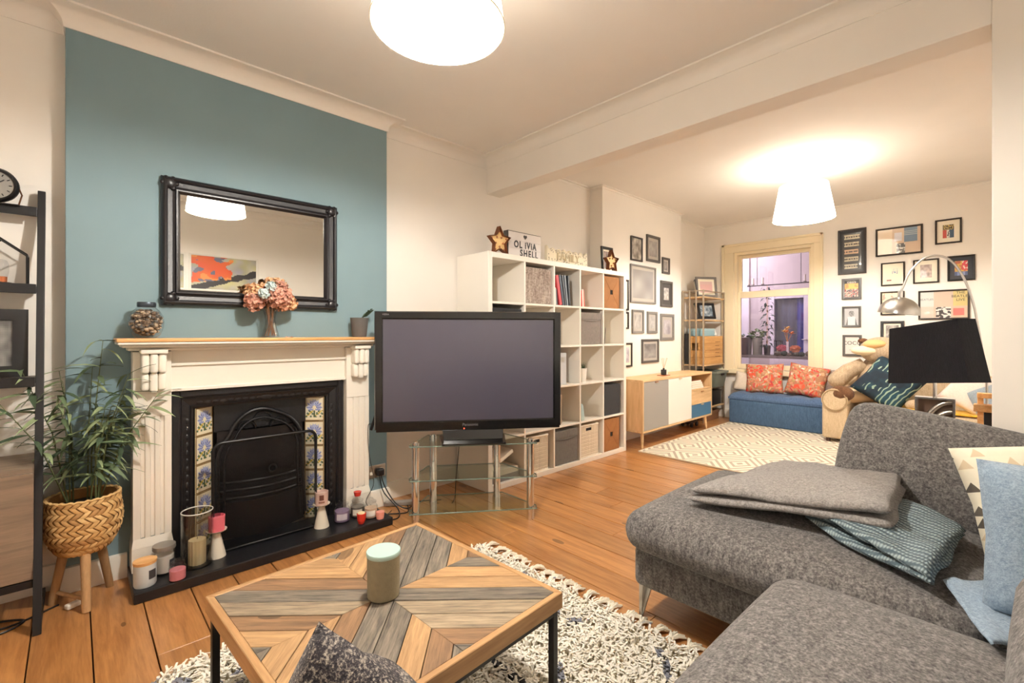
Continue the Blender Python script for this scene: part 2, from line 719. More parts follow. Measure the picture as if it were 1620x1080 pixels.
# ------------------------------------------------------------------ window to the lean-to
win = bpy.data.objects.new('window_1', None)
C.objects.link(win)
win['kind'] = 'structure'
win['label'] = 'tall cream sash window behind the blue bench'
win.location = (UF, 2.16, 0)
def wbox(name, v0, v1, z0, z1, d0, d1, mt, bev=.004):
    return MB().box(d0, d1, v0 - 2.16, v1 - 2.16, z0, z1).build(name, mt, win, bevel=bev)
CT = CREAMTRIM
wbox('architrave', 2.64, 2.80, .70, 2.34, -.028, 0, CT)
wbox('architrave', 1.56, 1.66, .70, 2.34, -.028, 0, CT)
wbox('architrave', 1.56, 2.80, 2.34, 2.46, -.028, 0, CT)
wbox('architrave_bead', 2.765, 2.80, .70, 2.46, -.045, -.028, CT)
wbox('architrave_bead', 1.56, 1.585, .70, 2.46, -.045, -.028, CT)
wbox('architrave_bead', 1.56, 2.80, 2.43, 2.46, -.045, -.028, CT)
wbox('window_sill', 1.50, 2.86, .635, .70, -.07, .10, CT, .008)
wbox('sill_apron', 1.56, 2.80, .605, .635, -.02, 0, mat('sill_shadow_board', (190, 170, 138), .5))
for a, b in ((2.60, 2.64), (1.66, 1.70)):
    wbox('window_frame', a, b, .70, 2.34, .0, .13, CT)
wbox('window_frame', 1.70, 2.60, 2.30, 2.34, .0, .13, CT)
# upper sash (outer), lower sash (inner)
for nm, v0, v1, z0, z1, d in (('upper_sash', 1.70, 2.60, 1.70, 2.30, .075), ('lower_sash', 1.70, 2.60, .70, 1.785, .03)):
    bt = .07 if nm == 'lower_sash' else .085
    tp = .09 if nm == 'lower_sash' else .045
    mm = MB().box(d, d + .04, v0 - 2.16, v0 + .035 - 2.16, z0, z1).box(d, d + .04, v1 - .035 - 2.16, v1 - 2.16, z0, z1)
    mm.box(d, d + .04, v0 + .035 - 2.16, v1 - .035 - 2.16, z0, z0 + bt).box(d, d + .04, v0 + .035 - 2.16, v1 - .035 - 2.16, z1 - tp, z1)
    sash = mm.build(nm, CT, win, bevel=.003)
    MB().box(d + .017, d + .022, v0 + .03 - 2.16, v1 - .03 - 2.16, z0 + bt - .005, z1 - tp + .005).build('pane', thin_glass('window_glass', (244, 240, 250), .02), sash)

# lean-to behind the window
MAUVE = mat('lean_to_plaster', (196, 186, 182), 0.8, var=.05, vscale=3)
struct('floor_lean_to', MB().box(UF + .14, 8.7, .8, 4.0, -.12, -.0), mat('lean_to_tiles', (150, 140, 132), .5))
struct('ceiling_lean_to', MB().box(UF + .14, 8.7, .8, 4.0, 2.75, 2.85), MAUVE)
m = MB().box(8.5, 8.62, 2.705, 4.0, 0, 2.75).box(8.5, 8.62, .8, 2.115, 0, 2.75).box(8.5, 8.62, 2.115, 2.705, 1.84, 2.75).box(8.5, 8.62, 2.115, 2.705, 0, .06)
struct('wall_lean_to_far', m, MAUVE)
struct('wall_lean_to_left', MB().box(UF + .14, 8.62, 3.85, 4.0, 0, 2.75), MAUVE)
struct('wall_lean_to_right', MB().box(UF + .14, 8.62, .8, .9, 0, 2.75), MAUVE)
struct('trim_3', MB().box(8.44, 8.5, 3.02, 3.3, 0, 2.75), mat('white_plastic_panel', (226, 222, 226), .35), bevel=.004)
dr = bpy.data.objects.new('door_1', None)
C.objects.link(dr)
dr['kind'] = 'structure'
dr['label'] = 'white glazed door of the lean-to seen through the window'
dr.location = (8.47, 2.41, 0)
UPVC = mat('white_plastic_frame', (226, 222, 226), 0.35)
m = MB().box(0, .09, -.295, -.205, .06, 1.84).box(0, .09, .22, .295, .06, 1.84).box(0, .09, -.205, .22, 1.77, 1.84).box(0, .09, -.205, .22, .06, .78)
m.build('door_frame', UPVC, dr, bevel=.006)
MB().box(.04, .05, -.205, .22, .78, 1.77).build('pane', thin_glass('door_glass', (225, 228, 238), .03), dr)
MB().cyl((-.0, -.25, 1.10), (-.03, -.25, 1.10), .012, n=10).cyl((-.03, -.25, 1.10), (-.03, -.19, 1.10), .008, n=8).build('door_handle', STEEL, dr, smooth=40)
def curtain(name, label, v0, v1, z0, z1, u0, mt):
    mm = MB()
    mm.grid(40, 4, lambda a, b: (u0 + .012 * math.sin(a * 22), v0 + (v1 - v0) * a, z0 + (z1 - z0) * b))
    o = mm.build(name, mt, smooth=60)
    o.modifiers.new('solid', 'SOLIDIFY').thickness = .006
    return tag(o, label, 'curtain')
curtain('curtain', 'dark grey curtain behind the glazed lean-to door', 2.32, 2.72, .06, 1.84, 8.60, fabric('grey_curtain', (128, 132, 132), (176, 178, 172)))
curtain('curtain', 'blue curtain panel behind the glazed lean-to door', 2.10, 2.325, .06, 1.84, 8.585, fabric('blue_curtain', (124, 132, 196), (156, 162, 220)))
MB().box(8.9, 8.95, 1.0, 4.0, -.1, 2.8).build('wall_yard', mat('yard_wall', (60, 58, 66), .9), kind='structure')
struct('floor_yard', MB().box(8.62, 8.95, 1.0, 4.0, -.12, 0), mat('yard_paving', (80, 78, 78), .9))
# ================================================================== lamps
def pendant(name, label, loc, zc, zb, rb, rt, h, watts):
    t = thing(name, label, 'ceiling lamp', (loc[0], loc[1], zc), group='white pendant lamps')
    SH = MATS.get('lamp_shade') or emit('lamp_shade', (255, 246, 232), 4.6)
    b = zb - zc
    m = MB()
    m.shell([(rb, b), (rt, b + h)], 48).shell([(rb - .004, b), (rt - .004, b + h)], 48)
    sh = m.build('lamp_shade', SH, t, smooth=60)
    MB().tube([(rb * math.cos(q * PI / 24), rb * math.sin(q * PI / 24), b) for q in range(48)], .003, 6, closed=True).build('shade_ring', MATS.get('shade_trim') or mat('shade_trim', (240, 226, 196), .5), sh, smooth=60)
    MB().lathe([(0, -.0), (.045, -.002), (.042, -.02), (.015, -.04), (0, -.04)][::-1], 20).build('ceiling_rose', TRIM, t, smooth=40)
    MB().cyl((0, 0, -.03), (0, 0, b + h * .62), .004, n=8).build('cord', TRIM, t, smooth=60)
    MB().cyl((0, 0, b + h * .62), (0, 0, b + h * .85), .02, n=14).build('lamp_holder', TRIM, t, smooth=40)
    sp = MB()
    for q in range(3):
        a = q * 2 * PI / 3
        sp.cyl((0, 0, b + h * .8), (rt * .99 * math.cos(a), rt * .99 * math.sin(a), b + h * .97), .002, n=6)
    sp.build('shade_spider', TRIM, t)
    BU = MATS.get('bulb') or emit('bulb', (255, 236, 205), 25)
    MB().lathe([(0, -.055), (.02, -.05), (.03, -.03), (.028, -.008), (.014, .03), (.012, .045)], 16, (0, 0, b + h * .62 - .045)).build('bulb', BU, t, smooth=60)
    ld = bpy.data.lights.new(name + '_light', 'POINT')
    ld.energy = watts
    ld.color = LAMP_RGB
    ld.shadow_soft_size = .035
    lo = bpy.data.objects.new(name + '_light', ld)
    C.objects.link(lo)
    lo.parent = t
    lo.location = (0, 0, b + h * .62 - .14)
    return t
pendant('pendant_lamp', 'large white drum pendant lamp near the fireplace', (0.888, 1.30), ZF, 2.225, .22, .185, .26, FRONT_LAMP_W)
pendant('pendant_lamp', 'white tapered pendant lamp above the patterned rug', (4.91, 1.28), ZB, 2.255, .25, .195, .31, BACK_LAMP_W)
# lamp inside the lean-to
t = thing('lean_to_lamp', 'bulkhead lamp on the lean-to ceiling', 'ceiling lamp', (7.5, 3.2, 2.75))
MB().lathe([(.0, -.06), (.07, -.05), (.09, 0), (0, 0)], 20).build('diffuser', emit('bulkhead_diffuser', (240, 236, 255), 6), t, smooth=50)
ld = bpy.data.lights.new('lean_to_light', 'POINT'); ld.energy = PORCH_LAMP_W; ld.color = (1.0, .95, .98); ld.shadow_soft_size = .1
lo = bpy.data.objects.new('lean_to_light', ld); C.objects.link(lo); lo.parent = t; lo.location = (0, 0, -.18)

# ================================================================== fireplace
FC = 0.808
SURR = mat('surround_paint', (232, 226, 214), 0.4)
SLATE = mat('black_slate', (22, 22, 26), 0.35, var=.15, vscale=14, bmp=.1, bscale=60)
h_ = thing('hearth_slab', 'polished black hearth slab beneath the white fireplace', 'hearth', (FC, 2.8, 0))
MB().box(.19 - FC, 1.455 - FC, 2.63 - 2.8, 2.975 - 2.8, 0, .05).build('slab', SLATE, h_, bevel=.006)

fp = thing('fireplace_surround', 'white wooden fireplace surround with fluted legs and pine mantel shelf', 'fireplace', (FC, CBV, .05))
def fluted(name, x0, x1, yf, z0, z1):
    poly = [(x0, 0), (x0, yf)]
    w = x1 - x0
    for k in range(3):
        c0 = x0 + w * (.25 + .25 * k)
        poly += [(c0 - .010, yf), (c0 - .006, yf + .008), (c0 + .006, yf + .008), (c0 + .010, yf)]
    poly += [(x1, yf), (x1, 0)]
    MB().prism(poly, z0, z1).build(name, SURR, fp)
for s, (x0, x1) in enumerate(((.205, .356), (1.26, 1.411))):
    x0 -= FC; x1 -= FC
    yf = -.11
    fluted('pilaster', x0, x1, yf, .155, .74)
    MB().box(x0, x1, yf, 0, .74, 1.06).build('pilaster_head', SURR, fp, bevel=.003)
    pl = MB().box(x0 - .006, x1 + .006, yf - .010, 0, 0, .115)
    pl.add([(x0 - .006, yf - .010, .115), (x1 + .006, yf - .010, .115), (x1, yf, .155), (x0, yf, .155), (x0 - .006, 0, .115), (x1 + .006, 0, .115), (x1, 0, .155), (x0, 0, .155)],
           [(0, 1, 2, 3), (0, 3, 7, 4), (1, 5, 6, 2)])
    pl.build('plinth', SURR, fp, bevel=.002)
    # corbel: three columns of two rounded lobes
    cb = MB()
    w = .033
    for k in range(3):
        cx = (x0 + x1) / 2 + (k - 1) * w
        ext = .02 if k == 1 else 0
        cb.softbox(w * .98, .075 + ext * .5, .098, .014, (cx, yf - .030, 1.005), n=4)
        cb.softbox(w * .98, .058 + ext * .5, .088 + ext * .5, .014, (cx, yf - .022, .915 - ext * .25), n=4)
    cb.softbox(w * 3.2, .09, .022, .006, ((x0 + x1) / 2, yf - .035, 1.062), n=4)
    cb.build('corbel', SURR, fp, smooth=50)
xa, xb = .205 - FC, 1.411 - FC
MB().box(xa + .151, xb - .151, -.085, 0, .855, 1.075).build('frieze', SURR, fp, bevel=.003)
fm = MB().box(xa + .151, xb - .151, -.095, -.085, .855, .872).box(xa + .151, xb - .151, -.097, -.085, .985, .998)
fm.build('frieze_bead', SURR, fp, bevel=.002)
# mantel: stepped white bed mould and pine top
bm_ = MB().box(xa - .02, xb + .02, -.135, 0, 1.065, 1.082).box(xa - .045, xb + .045, -.19, 0, 1.082, 1.096)
bm_.build('bed_mould', SURR, fp, bevel=.005)
MB().box(xa - .062, xb + .062, -.225, 0, 1.096, 1.108).build('mantel_edge', SURR, fp, bevel=.004)
MB().box(xa - .066, xb + .066, -.23, 0, 1.108, 1.126).build('mantel_top', wood('mantel_pine', (205, 146, 84), (236, 188, 126), 0, .4), fp, bevel=.004)
MANTEL_Z = .05 + 1.126

# cast-iron insert with tiled cheeks
ins = thing('fireplace_insert', 'black cast iron fireplace insert with tiled sides and arched hood', 'fireplace', (FC, CBV, .05))
W2, HT = .447, .853
def rr(x0, x1, z0, z1, y0, y1):
    return MB().box(x0, x1, y0, y1, z0, z1)
m = MB().box(-W2, -W2 + .035, -.075, -.004, 0, HT).box(W2 - .035, W2, -.075, -.004, 0, HT).box(-W2 + .035, W2 - .035, -.075, -.004, HT - .035, HT)
m.build('outer_frame', IRON, ins, bevel=.006)
# inner moulded frame: splayed face
a0, a1 = W2 - .035, W2 - .098
z0, z1 = HT - .035, HT - .098
vs = [(-a0, -.068, 0), (-a0, -.068, z0), (a0, -.068, z0), (a0, -.068, 0), (-a1, -.040, 0), (-a1, -.040, z1), (a1, -.040, z1), (a1, -.040, 0),
      (-a1, -.0, 0), (-a1, -.0, z1), (a1, -.0, z1), (a1, -.0, 0)]
fs = [(0, 1, 5, 4), (1, 2, 6, 5), (2, 3, 7, 6), (4, 5, 9, 8), (5, 6, 10, 9), (6, 7, 11, 10)]
MB().add(vs, fs).build('inner_frame', IRON, ins)
rib = MB()
for off in (.008, .05):
    yy = -.068 + .028 * off / .063 - .002
    aa = a0 - off
    rib.tube([(-aa, yy, 0), (-aa, yy, z0 - off), (aa, yy, z0 - off), (aa, yy, 0)], .004, 6)
# cast leaf ornament along the top rail and side rails
for k in range(-9, 10):
    x = k * .036
    rib.ball((x, -.0535, (z0 + z1) / 2), (.016, .003, .011 if k % 2 else .016), 8, 5)
rib.ball((0, -.054, (z0 + z1) / 2), (.034, .005, .02), 12, 6)
for sgn in (-1, 1):
    for k in range(16):
        rib.ball((sgn * (a0 + a1) / 2, -.0535, .06 + k * .042), (.011, .003, .017), 8, 5)
rib.build('cast_ornament', IRON, ins, smooth=60)
# tiles
def tile_paint(x, y):
    dx, dy = x - .5, y - .55
    base = (228, 220, 196)
    if x < .06 or x > .94 or y < .05 or y > .95:
        return (150, 120, 78)
    if y < .13 or y > .9:
        return (234, 224, 194)
    r = math.hypot(dx, dy * 1.1); a = math.atan2(dy, dx)
    if dy > -.12 and r < .36 + .05 * math.cos(a * 14):
        if math.cos(a * 16) > .35 and r > .1:
            return (120, 128, 176)
        return (172, 180, 214) if r > .12 else (236, 226, 190)
    if y < .42:
        if abs(dx) < .035:
            return (84, 100, 70)
        if math.sin(dx * 26 + dy * 9) * math.cos(dy * 24) > .25:
            return (92, 112, 84)
        if math.sin(dx * 14 - dy * 20) > .75:
            return (210, 180, 60)
    return base
TILEM = print_mat('glazed_tile', .12)
tw, th = .118, .150
tm = paint_mesh('tile', tw, th, 22, 28, tile_paint, TILEM, z=.0062)
mb_ = MB().box(-tw / 2, tw / 2, -th / 2, th / 2, 0, .006).mesh('tile_body', mat('tile_biscuit', (222, 208, 170), .2))
# one mesh holding body and glazed face
bmx = bmesh.new(); bmx.from_mesh(tm)
tile_me = tm
for sgn in (-1, 1):
    for k in range(5):
        p0 = Vector((sgn * (a1 - .0), -.036, 0)); p1 = Vector((sgn * (a1 - .105), .052, 0))
        mid = (p0 + p1) / 2
        ang = math.atan2(p1.y - p0.y, p1.x - p0.x)
        if sgn > 0:
            ang += PI
        tl = place('tile', tm, ins, (mid.x, mid.y, z1 - .005 - th * (k + .5) - .003 * k), (PI / 2, 0, ang))
        place('tile_body', mb_, tl)
bmx.free()
# firebox back, hood and grate
MB().box(-a1 + .0, a1, .076, .086, 0, z1).build('back_plate', IRON, ins)
MB().box(-.245, .245, .02, .034, .60, z1).build('hood_plate', IRON, ins, bevel=.004)
hd = MB()
hp = []
for k in range(25):
    t_ = k / 24
    a = PI * (1 - t_)
    r = .215 + .018 * abs(math.sin(2.5 * a))
    hp.append((r * math.cos(a), .0, .40 + .30 * math.sin(a) + .014 * abs(math.sin(2.5 * a))))
hp = [(-.233, 0, .05)] + hp + [(.233, 0, .05)]
hd.tube(hp, .011, 8)
hp2 = [(x * .86, -.003, .40 + (z - .40) * .84 if z > .3 else z) for x, y, z in hp]
hd.tube(hp2, .006, 6)
for cx, cz, r in ((0, .64, .05), (-.085, .60, .045), (.085, .60, .045), (-.15, .55, .035), (.15, .55, .035)):
    hd.tube([(cx + r * math.cos(q), .012, cz + r * math.sin(q)) for q in [PI * j / 10 for j in range(11)]], .006, 6)
hd.build('hood_moulding', IRON, ins, smooth=60)
MB().grid(10, 8, lambda a, b: (-.23 + .46 * a, .03 - .05 * math.sin(PI * a) * b, .34 + .26 * b)).build('hood', IRON, ins, smooth=60)
gr = MB()
for z in (.22, .265, .31):
    gr.tube([(-.235 + .47 * k / 14, .03 - .07 * math.sin(PI * k / 14), z) for k in range(15)], .009, 6)
gr.build('grate_bar', IRON, ins, smooth=60)
MB().prism([(-.24, .05)] + [(-.235 + .47 * k / 14, .03 - .075 * math.sin(PI * k / 14)) for k in range(15)] + [(.24, .05)], 0, .2).build('ash_pan_cover', IRON, ins, smooth=40)

# mesh spark guard standing on the hearth
sg = thing('spark_guard', 'black mesh spark guard with rounded top in front of the grate', 'fire screen', (.785, 2.815, .05))
w, h, r = .262, .575, .045
pts = [(-w, 0, .006), (-w, 0, h - r)]
for k in range(1, 7):
    a = PI - PI / 2 * k / 6
    pts.append((-w + r + r * math.cos(a), 0, h - r + r * math.sin(a)))
pts.append((w - r, 0, h))
for k in range(1, 7):
    a = PI / 2 - PI / 2 * k / 6
    pts.append((w - r + r * math.cos(a), 0, h - r + r * math.sin(a)))
pts.append((w, 0, .006))
GF = mat('guard_frame', (16, 16, 18), .35)
MB().tube(pts, .0085, 8, closed=True).build('frame', GF, sg, smooth=60)
mm, nt, b = newmat('wire_mesh')
b.inputs['Base Color'].default_value = lin((30, 30, 32)); b.inputs['Roughness'].default_value = .4; b.inputs['Metallic'].default_value = .6
tr = nt.nodes.new('ShaderNodeBsdfTransparent'); mx = nt.nodes.new('ShaderNodeMixShader'); mx.inputs[0].default_value = .5
L(nt, tr.outputs[0], mx.inputs[1]); L(nt, b.outputs[0], mx.inputs[2]); L(nt, mx.outputs[0], nt.nodes['Material Output'].inputs[0])
MB().add([(x, -.001, z) for x, y, z in pts], [tuple(range(len(pts)))]).build('mesh_panel', mm, sg)
MB().tube([(.02 + .02 * math.cos(q * PI / 8), -.012, .40 + .02 * math.sin(q * PI / 8)) for q in range(16)], .004, 6, closed=True).build('ring_handle', GF, sg, smooth=60)
for sx in (-1, 1):
    MB().box(sx * w - .008, sx * w + .008, -.05, .04, 0, .012).build('foot', GF, sg, bevel=.002)

# ================================================================== mirror
mi = thing('wall_mirror', 'large black ornate framed mirror above the mantel', 'mirror', (.779, CBV, 1.678), (PI / 2, 0, 0))
MW, MH, FW = .912, .664, .082
prof = [(0, 0), (0, .022), (.006, .034), (.014, .040), (.022, .036), (.028, .026), (.048, .020), (.058, .024), (.063, .032), (.070, .032), (.076, .024), (FW, .014), (FW, 0)]
OB = mat('ebonised_frame', (24, 22, 26), .33, bmp=.15, bscale=90)
MB().rect_sweep(MW, MH, prof).build('mirror_frame', OB, mi, smooth=30)
for sx in (-1, 1):
    for sy in (-1, 1):
        co = MB()
        x, y = sx * (MW / 2 - .035), sy * (MH / 2 - .035)
        co.ball((x, y, .028), (.03, .03, .014), 12, 6)
        for k in range(6):
            a = k * PI / 3
            co.ball((x + .03 * math.cos(a), y + .03 * math.sin(a), .026), (.012, .012, .010), 8, 5)
        co.build('corner_ornament', OB, mi, smooth=60)
MIR = mat('mirror_silver', (232, 232, 228), .01, metal=1.0)
MB().box(-MW / 2 + FW - .005, MW / 2 - FW + .005, -MH / 2 + FW - .005, MH / 2 - FW + .005, .004, .012).build('mirror_glass', MIR, mi)

# ================================================================== mantel objects
def jar_pts(n, R, zc, seed, mats, parent, name, size, zmin=-1):
    random.seed(seed)
    for q in range(len(mats)):
        m = MB()
        for k in range(n // len(mats)):
            while True:
                p = Vector((random.uniform(-1, 1), random.uniform(-1, 1), random.uniform(-1, .92)))
                if p.length < 1:
                    break
            p *= R
            s_ = size * random.uniform(.6, 1.3)
            m.ball((p.x, p.y, zc + p.z), (s_, s_ * random.uniform(.5, 1), s_ * random.uniform(.5, 1)), 6, 4)
        m.build(name, mats[q], parent, smooth=60, kind='stuff')
pj = thing('potpourri_jar', 'round glass jar of brown potpourri on the mantel', 'jar', (.258, 2.885, MANTEL_Z))
prof = [(.0, 0), (.04, .001), (.055, .015), (.068, .05), (.071, .08), (.066, .11), (.052, .135), (.036, .15), (.034, .158), (.036, .176), (.034, .176)]
MB().shell(prof, 28).build('glass_body', GLASS, pj, smooth=60)
MB().shell([(.036, .152), (.038, .155), (.038, .172), (.036, .176)], 24).build('metal_collar', mat('grey_collar', (70, 78, 86), .4, metal=.7), pj, smooth=60)
jar_pts(690, .064, .078, 3, [mat('potpourri_a', (118, 96, 76), .7), mat('potpourri_b', (182, 162, 136), .6), mat('potpourri_c', (96, 92, 88), .6)], pj, 'potpourri', .008)
fv = thing('flower_vase', 'flared glass vase of dried pink hydrangeas on the mantel', 'vase', (.812, 2.865, MANTEL_Z))
prof = [(.0, 0), (.045, .001), (.047, .006), (.040, .03), (.030, .07), (.026, .10), (.030, .13), (.042, .165), (.040, .165), (.028, .13), (.024, .10), (.028, .07), (.038, .032), (.042, .008), (0, .006)]
MB().shell(prof, 28).build('glass_body', FOGGLASS, fv, smooth=60)
stm = MB()
random.seed(5)
for k in range(14):
    a = random.random() * 2 * PI
    stm.tube([(.028 * math.cos(a), .028 * math.sin(a), .01), (.012 * math.cos(a + 2), .012 * math.sin(a + 2), .10), (.02 * math.cos(a + 2.5), .02 * math.sin(a + 2.5), .2)], .0022, 5)
stm.build('stems', mat('dried_stem', (150, 104, 72), .7), fv, smooth=60)
def petals(m, c, R, n, size, flat=1.0):
    for k in range(n):
        d = Vector((random.gauss(0, 1), random.gauss(0, 1), random.gauss(0, 1))).normalized()
        d.z = d.z * flat
        p = Vector(c) + d * R * random.uniform(.72, 1.05)
        M = Matrix.Translation(p) @ d.to_track_quat('Z', 'Y').to_matrix().to_4x4() @ Euler((random.uniform(-.7, .7), random.uniform(-.7, .7), random.uniform(0, 6))).to_matrix().to_4x4()
        s_ = size * random.uniform(.7, 1.25)
        m.add([(0, -s_, 0), (s_ * .8, -s_ * .2, s_ * .3), (s_ * .45, s_ * .8, s_ * .1), (-s_ * .45, s_ * .8, s_ * .25), (-s_ * .8, -s_ * .2, s_ * .05), (0, 0, -s_ * .15)],
              [(0, 1, 5), (1, 2, 5), (2, 3, 5), (3, 4, 5), (4, 0, 5)], M)
PK1 = mat('petal_copper', (206, 148, 118), .8, var=.25, vscale=60)
PK2 = mat('petal_rose', (200, 148, 128), .8, var=.25, vscale=60)
PK3 = mat('petal_sand', (220, 176, 134), .8, var=.25, vscale=60)
for c, R, n, mt in (((.03, -.02, .245), .075, 260, PK2), ((.062, .0, .215), .062, 200, PK1), ((.03, .03, .275), .07, 180, PK3), ((-.085, -.01, .20), .05, 150, PK2), ((-.075, .03, .255), .05, 120, PK3), ((.10, .0, .20), .045, 110, PK3)):
    m = MB(); petals(m, c, R, n, .014)
    m.ball(c, R * .75, 10, 7)
    m.build('flower_head', mt, fv)
for c in ((-.052, -.065, .245), (-.012, -.06, .285)):
    m = MB()
    petals(m, c, .024, 60, .015)
    m.ball(c, .022, 10, 7)
    m.build('rose', mat('pale_blue_rose', (206, 218, 216), .8), fv, smooth=60)
gp = thing('plant_pot', 'small grey pot with a leafy sprig at the end of the mantel', 'plant pot', (1.352, 2.885, MANTEL_Z))
MB().lathe([(.0, 0), (.042, 0), (.046, .008), (.056, .118), (.058, .124), (.052, .124), (.048, .105), (0, .105)], 28).build('pot', mat('grey_stone_pot', (92, 88, 86), .7), gp, smooth=40)
lf = MB()
random.seed(9)
for k in range(7):
    a = random.uniform(-1.0, 1.2); ln = random.uniform(.05, .085)
    tip = Vector((ln * math.cos(a) * .8 + .02, -.01, .115 + ln * .75))
    base = Vector((.012 * math.cos(a), 0, .108))
    lf.tube([base, (base + tip) / 2 + Vector((0, 0, .01)), tip], .0016, 5)
    for s_ in (.4, .6, .8, 1):
        p = base.lerp(tip, s_)
        for sd in (-1, 1):
            M = Matrix.Translation(p) @ Euler((.5 * sd, -.4, a * .4 + sd * .9)).to_matrix().to_4x4()
            lf.add([(0, 0, 0), (.012, .006, .003), (.026, 0, 0), (.012, -.006, .003)], [(0, 1, 2, 3)], M)
lf.build('foliage', mat('sprig_green', (62, 78, 58), .6), gp)
random.seed(21)
for k in range(3):
    m = MB().add([(0, 0, .001), (.011, .004, .006), (.02, 0, .002), (.010, -.005, .001), (.010, 0, .004)], [(0, 1, 4), (1, 2, 4), (2, 3, 4), (3, 0, 4)])
    o = m.build('fallen_petal', PK2, loc=(.88 + .022 * k, 2.84 - .01 * k, MANTEL_Z), rot=(0, 0, k * 1.3))
    o.modifiers.new('s', 'SOLIDIFY').thickness = .0008
    tag(o, 'small dried petal fallen beside the glass vase', 'petal', 'fallen petals on the mantel')

# ================================================================== hearth candles
HZ = .05
WAX = mat('cream_wax', (238, 222, 180), .5)
def glassjar(r, h, th=.004):
    return MB().shell([(0, .0), (r * .96, 0), (r, .006), (r, h), (r - th, h), (r - th, .01), (0, .009)], 28)
def candle_fill(r, z0, z1, mt, parent, name='wax'):
    MB().lathe([(0, z0), (r, z0), (r, z1), (0, z1)], 24).build(name, mt, parent, smooth=40)
def label_patch(parent, r, z0, z1, ang, half, mt, name='label_sticker'):
    MB().grid(8, 1, lambda a, b: (r * math.cos(ang + (a - .5) * 2 * half), r * math.sin(ang + (a - .5) * 2 * half), z0 + (z1 - z0) * b)).build(name, mt, parent, smooth=60)
TOCAM = lambda x, y: math.atan2(-y, -x)
# white jar with wooden lid
x, y = .236, 2.70
t = thing('jar_candle', 'blue-white jar candle with a flat wooden lid and dark label', 'candle', (x, y, HZ))
MB().lathe([(0, 0), (.040, 0), (.043, .008), (.043, .10), (.0, .10)], 28).build('jar', mat('pale_blue_ceramic', (204, 212, 214), .25), t, smooth=40)
MB().lathe([(0, .10), (.044, .10), (.045, .103), (.045, .113), (.0, .115)], 28).build('wooden_lid', PINE, t, smooth=40)
label_patch(t, .0436, .035, .075, TOCAM(x, y) + .7, .38, mat('dark_label', (58, 58, 62), .5))
# white jar with grey lid
x, y = .315, 2.775
t = thing('jar_candle', 'white jar candle with a grey lid beside the hurricane glass', 'candle', (x, y, HZ))
glassjar(.044, .115).build('jar', GLASS, t, smooth=40)
candle_fill(.039, .01, .085, mat('white_wax', (236, 230, 220), .45), t)
MB().lathe([(0, .115), (.046, .115), (.047, .12), (.046, .135), (.0, .137)], 28).build('lid', mat('grey_metal_lid', (150, 146, 140), .35, metal=.5), t, smooth=40)
label_patch(t, .0446, .03, .07, TOCAM(x, y) + .85, .35, mat('dark_label', (58, 58, 62), .5))
# pink jar
def yankee(name, label, x, y, r, h, waxm, labelm=None, lidm=None, group=None):
    t = thing(name, label, 'candle', (x, y, HZ), group=group)
    MB().shell([(0, 0), (r * .95, 0), (r, .006), (r, h * .58), (r * .78, h * .70), (r * .74, h * .76), (r * .80, h * .78)], 24).build('jar', GLASS, t, smooth=50)
    candle_fill(r * .94, .006, h * .5, waxm, t)
    MB().lathe([(0, h * .77), (r * .84, h * .77), (r * .86, h * .82), (r * .7, h * .86), (r * .35, h * .9), (r * .4, h * .97), (0, h)], 24).build('lid', lidm or GLASS, t, smooth=50)
    if labelm:
        label_patch(t, r + .0008, h * .14, h * .42, TOCAM(x, y), .7, labelm)
    return t
yankee('jar_candle', 'small pink jar candle with glass lid on the hearth', .352, 2.655, .034, .098, mat('pink_wax', (214, 130, 140), .45))
# hurricane
x, y = .445, 2.755
t = thing('hurricane_glass', 'tall clear glass hurricane holder standing on the hearth', 'candle holder', (x, y, HZ))
MB().shell([(0, 0), (.062, 0), (.068, .006), (.068, .268), (.0635, .268), (.0635, .010), (0, .009)], 32).build('glass_cylinder', FOGGLASS, t, smooth=50)
MB().tube([(.066 * math.cos(q * PI / 16), .066 * math.sin(q * PI / 16), .269) for q in range(32)], .0028, 6, closed=True).build('rim', mat('rim_glass', (226, 226, 222), .1), t, smooth=60)
t = thing('pillar_candle', 'cream ribbed pillar candle inside the hurricane glass', 'candle', (x, y, HZ + .0095))
pp = []
for k in range(48):
    a = 2 * PI * k / 48; r = .036 + .0022 * math.cos(a * 14); pp.append((r * math.cos(a), r * math.sin(a)))
MB().prism(pp, 0, .118).build('wax', WAX, t, smooth=60)
MB().cyl((0, 0, .118), (.001, 0, .13), .0012, n=6).build('wick', BLACK, t)
# cone holders
def cone(label, x, y, waxm, cl):
    t = thing('cone_candle_holder', label, 'candle holder', (x, y, HZ))
    MB().lathe([(0, 0), (.042, 0), (.042, .004), (.016, .125), (.0, .125)], 28).build('cone_base', mat('white_ceramic', (232, 224, 208), .3), t, smooth=40)
    MB().lathe([(0, .125), (.030, .126), (.045, .134), (.047, .139), (.043, .138), (.03, .131), (0, .131)], 28).build('dish', mat('white_ceramic', (232, 224, 208), .3), t, smooth=50)
    c = thing('glass_candle', cl, 'candle', (x, y, HZ + .1315))
    MB().lathe([(0, 0), (.032, 0), (.036, .004), (.038, .078), (.034, .08), (.033, .066), (0, .066)], 24).build('wax_glass', waxm, c, smooth=40)
    return c
cone('white ceramic cone candle holder behind the hurricane glass', .535, 2.79, mat('hot_pink_wax', (222, 112, 126), .3), 'bright pink candle on the cone holder behind the hurricane glass')
c = cone('white ceramic cone candle holder beside the purple jar candle', 1.072, 2.79, mat('dusky_glass', (196, 170, 160), .3), 'dusky pink candle with brown print beside the spark guard')
label_patch(c, .0388, .035, .066, TOCAM(1.07, 2.79), .33, mat('brown_print', (104, 62, 52), .5), 'printed_motif')
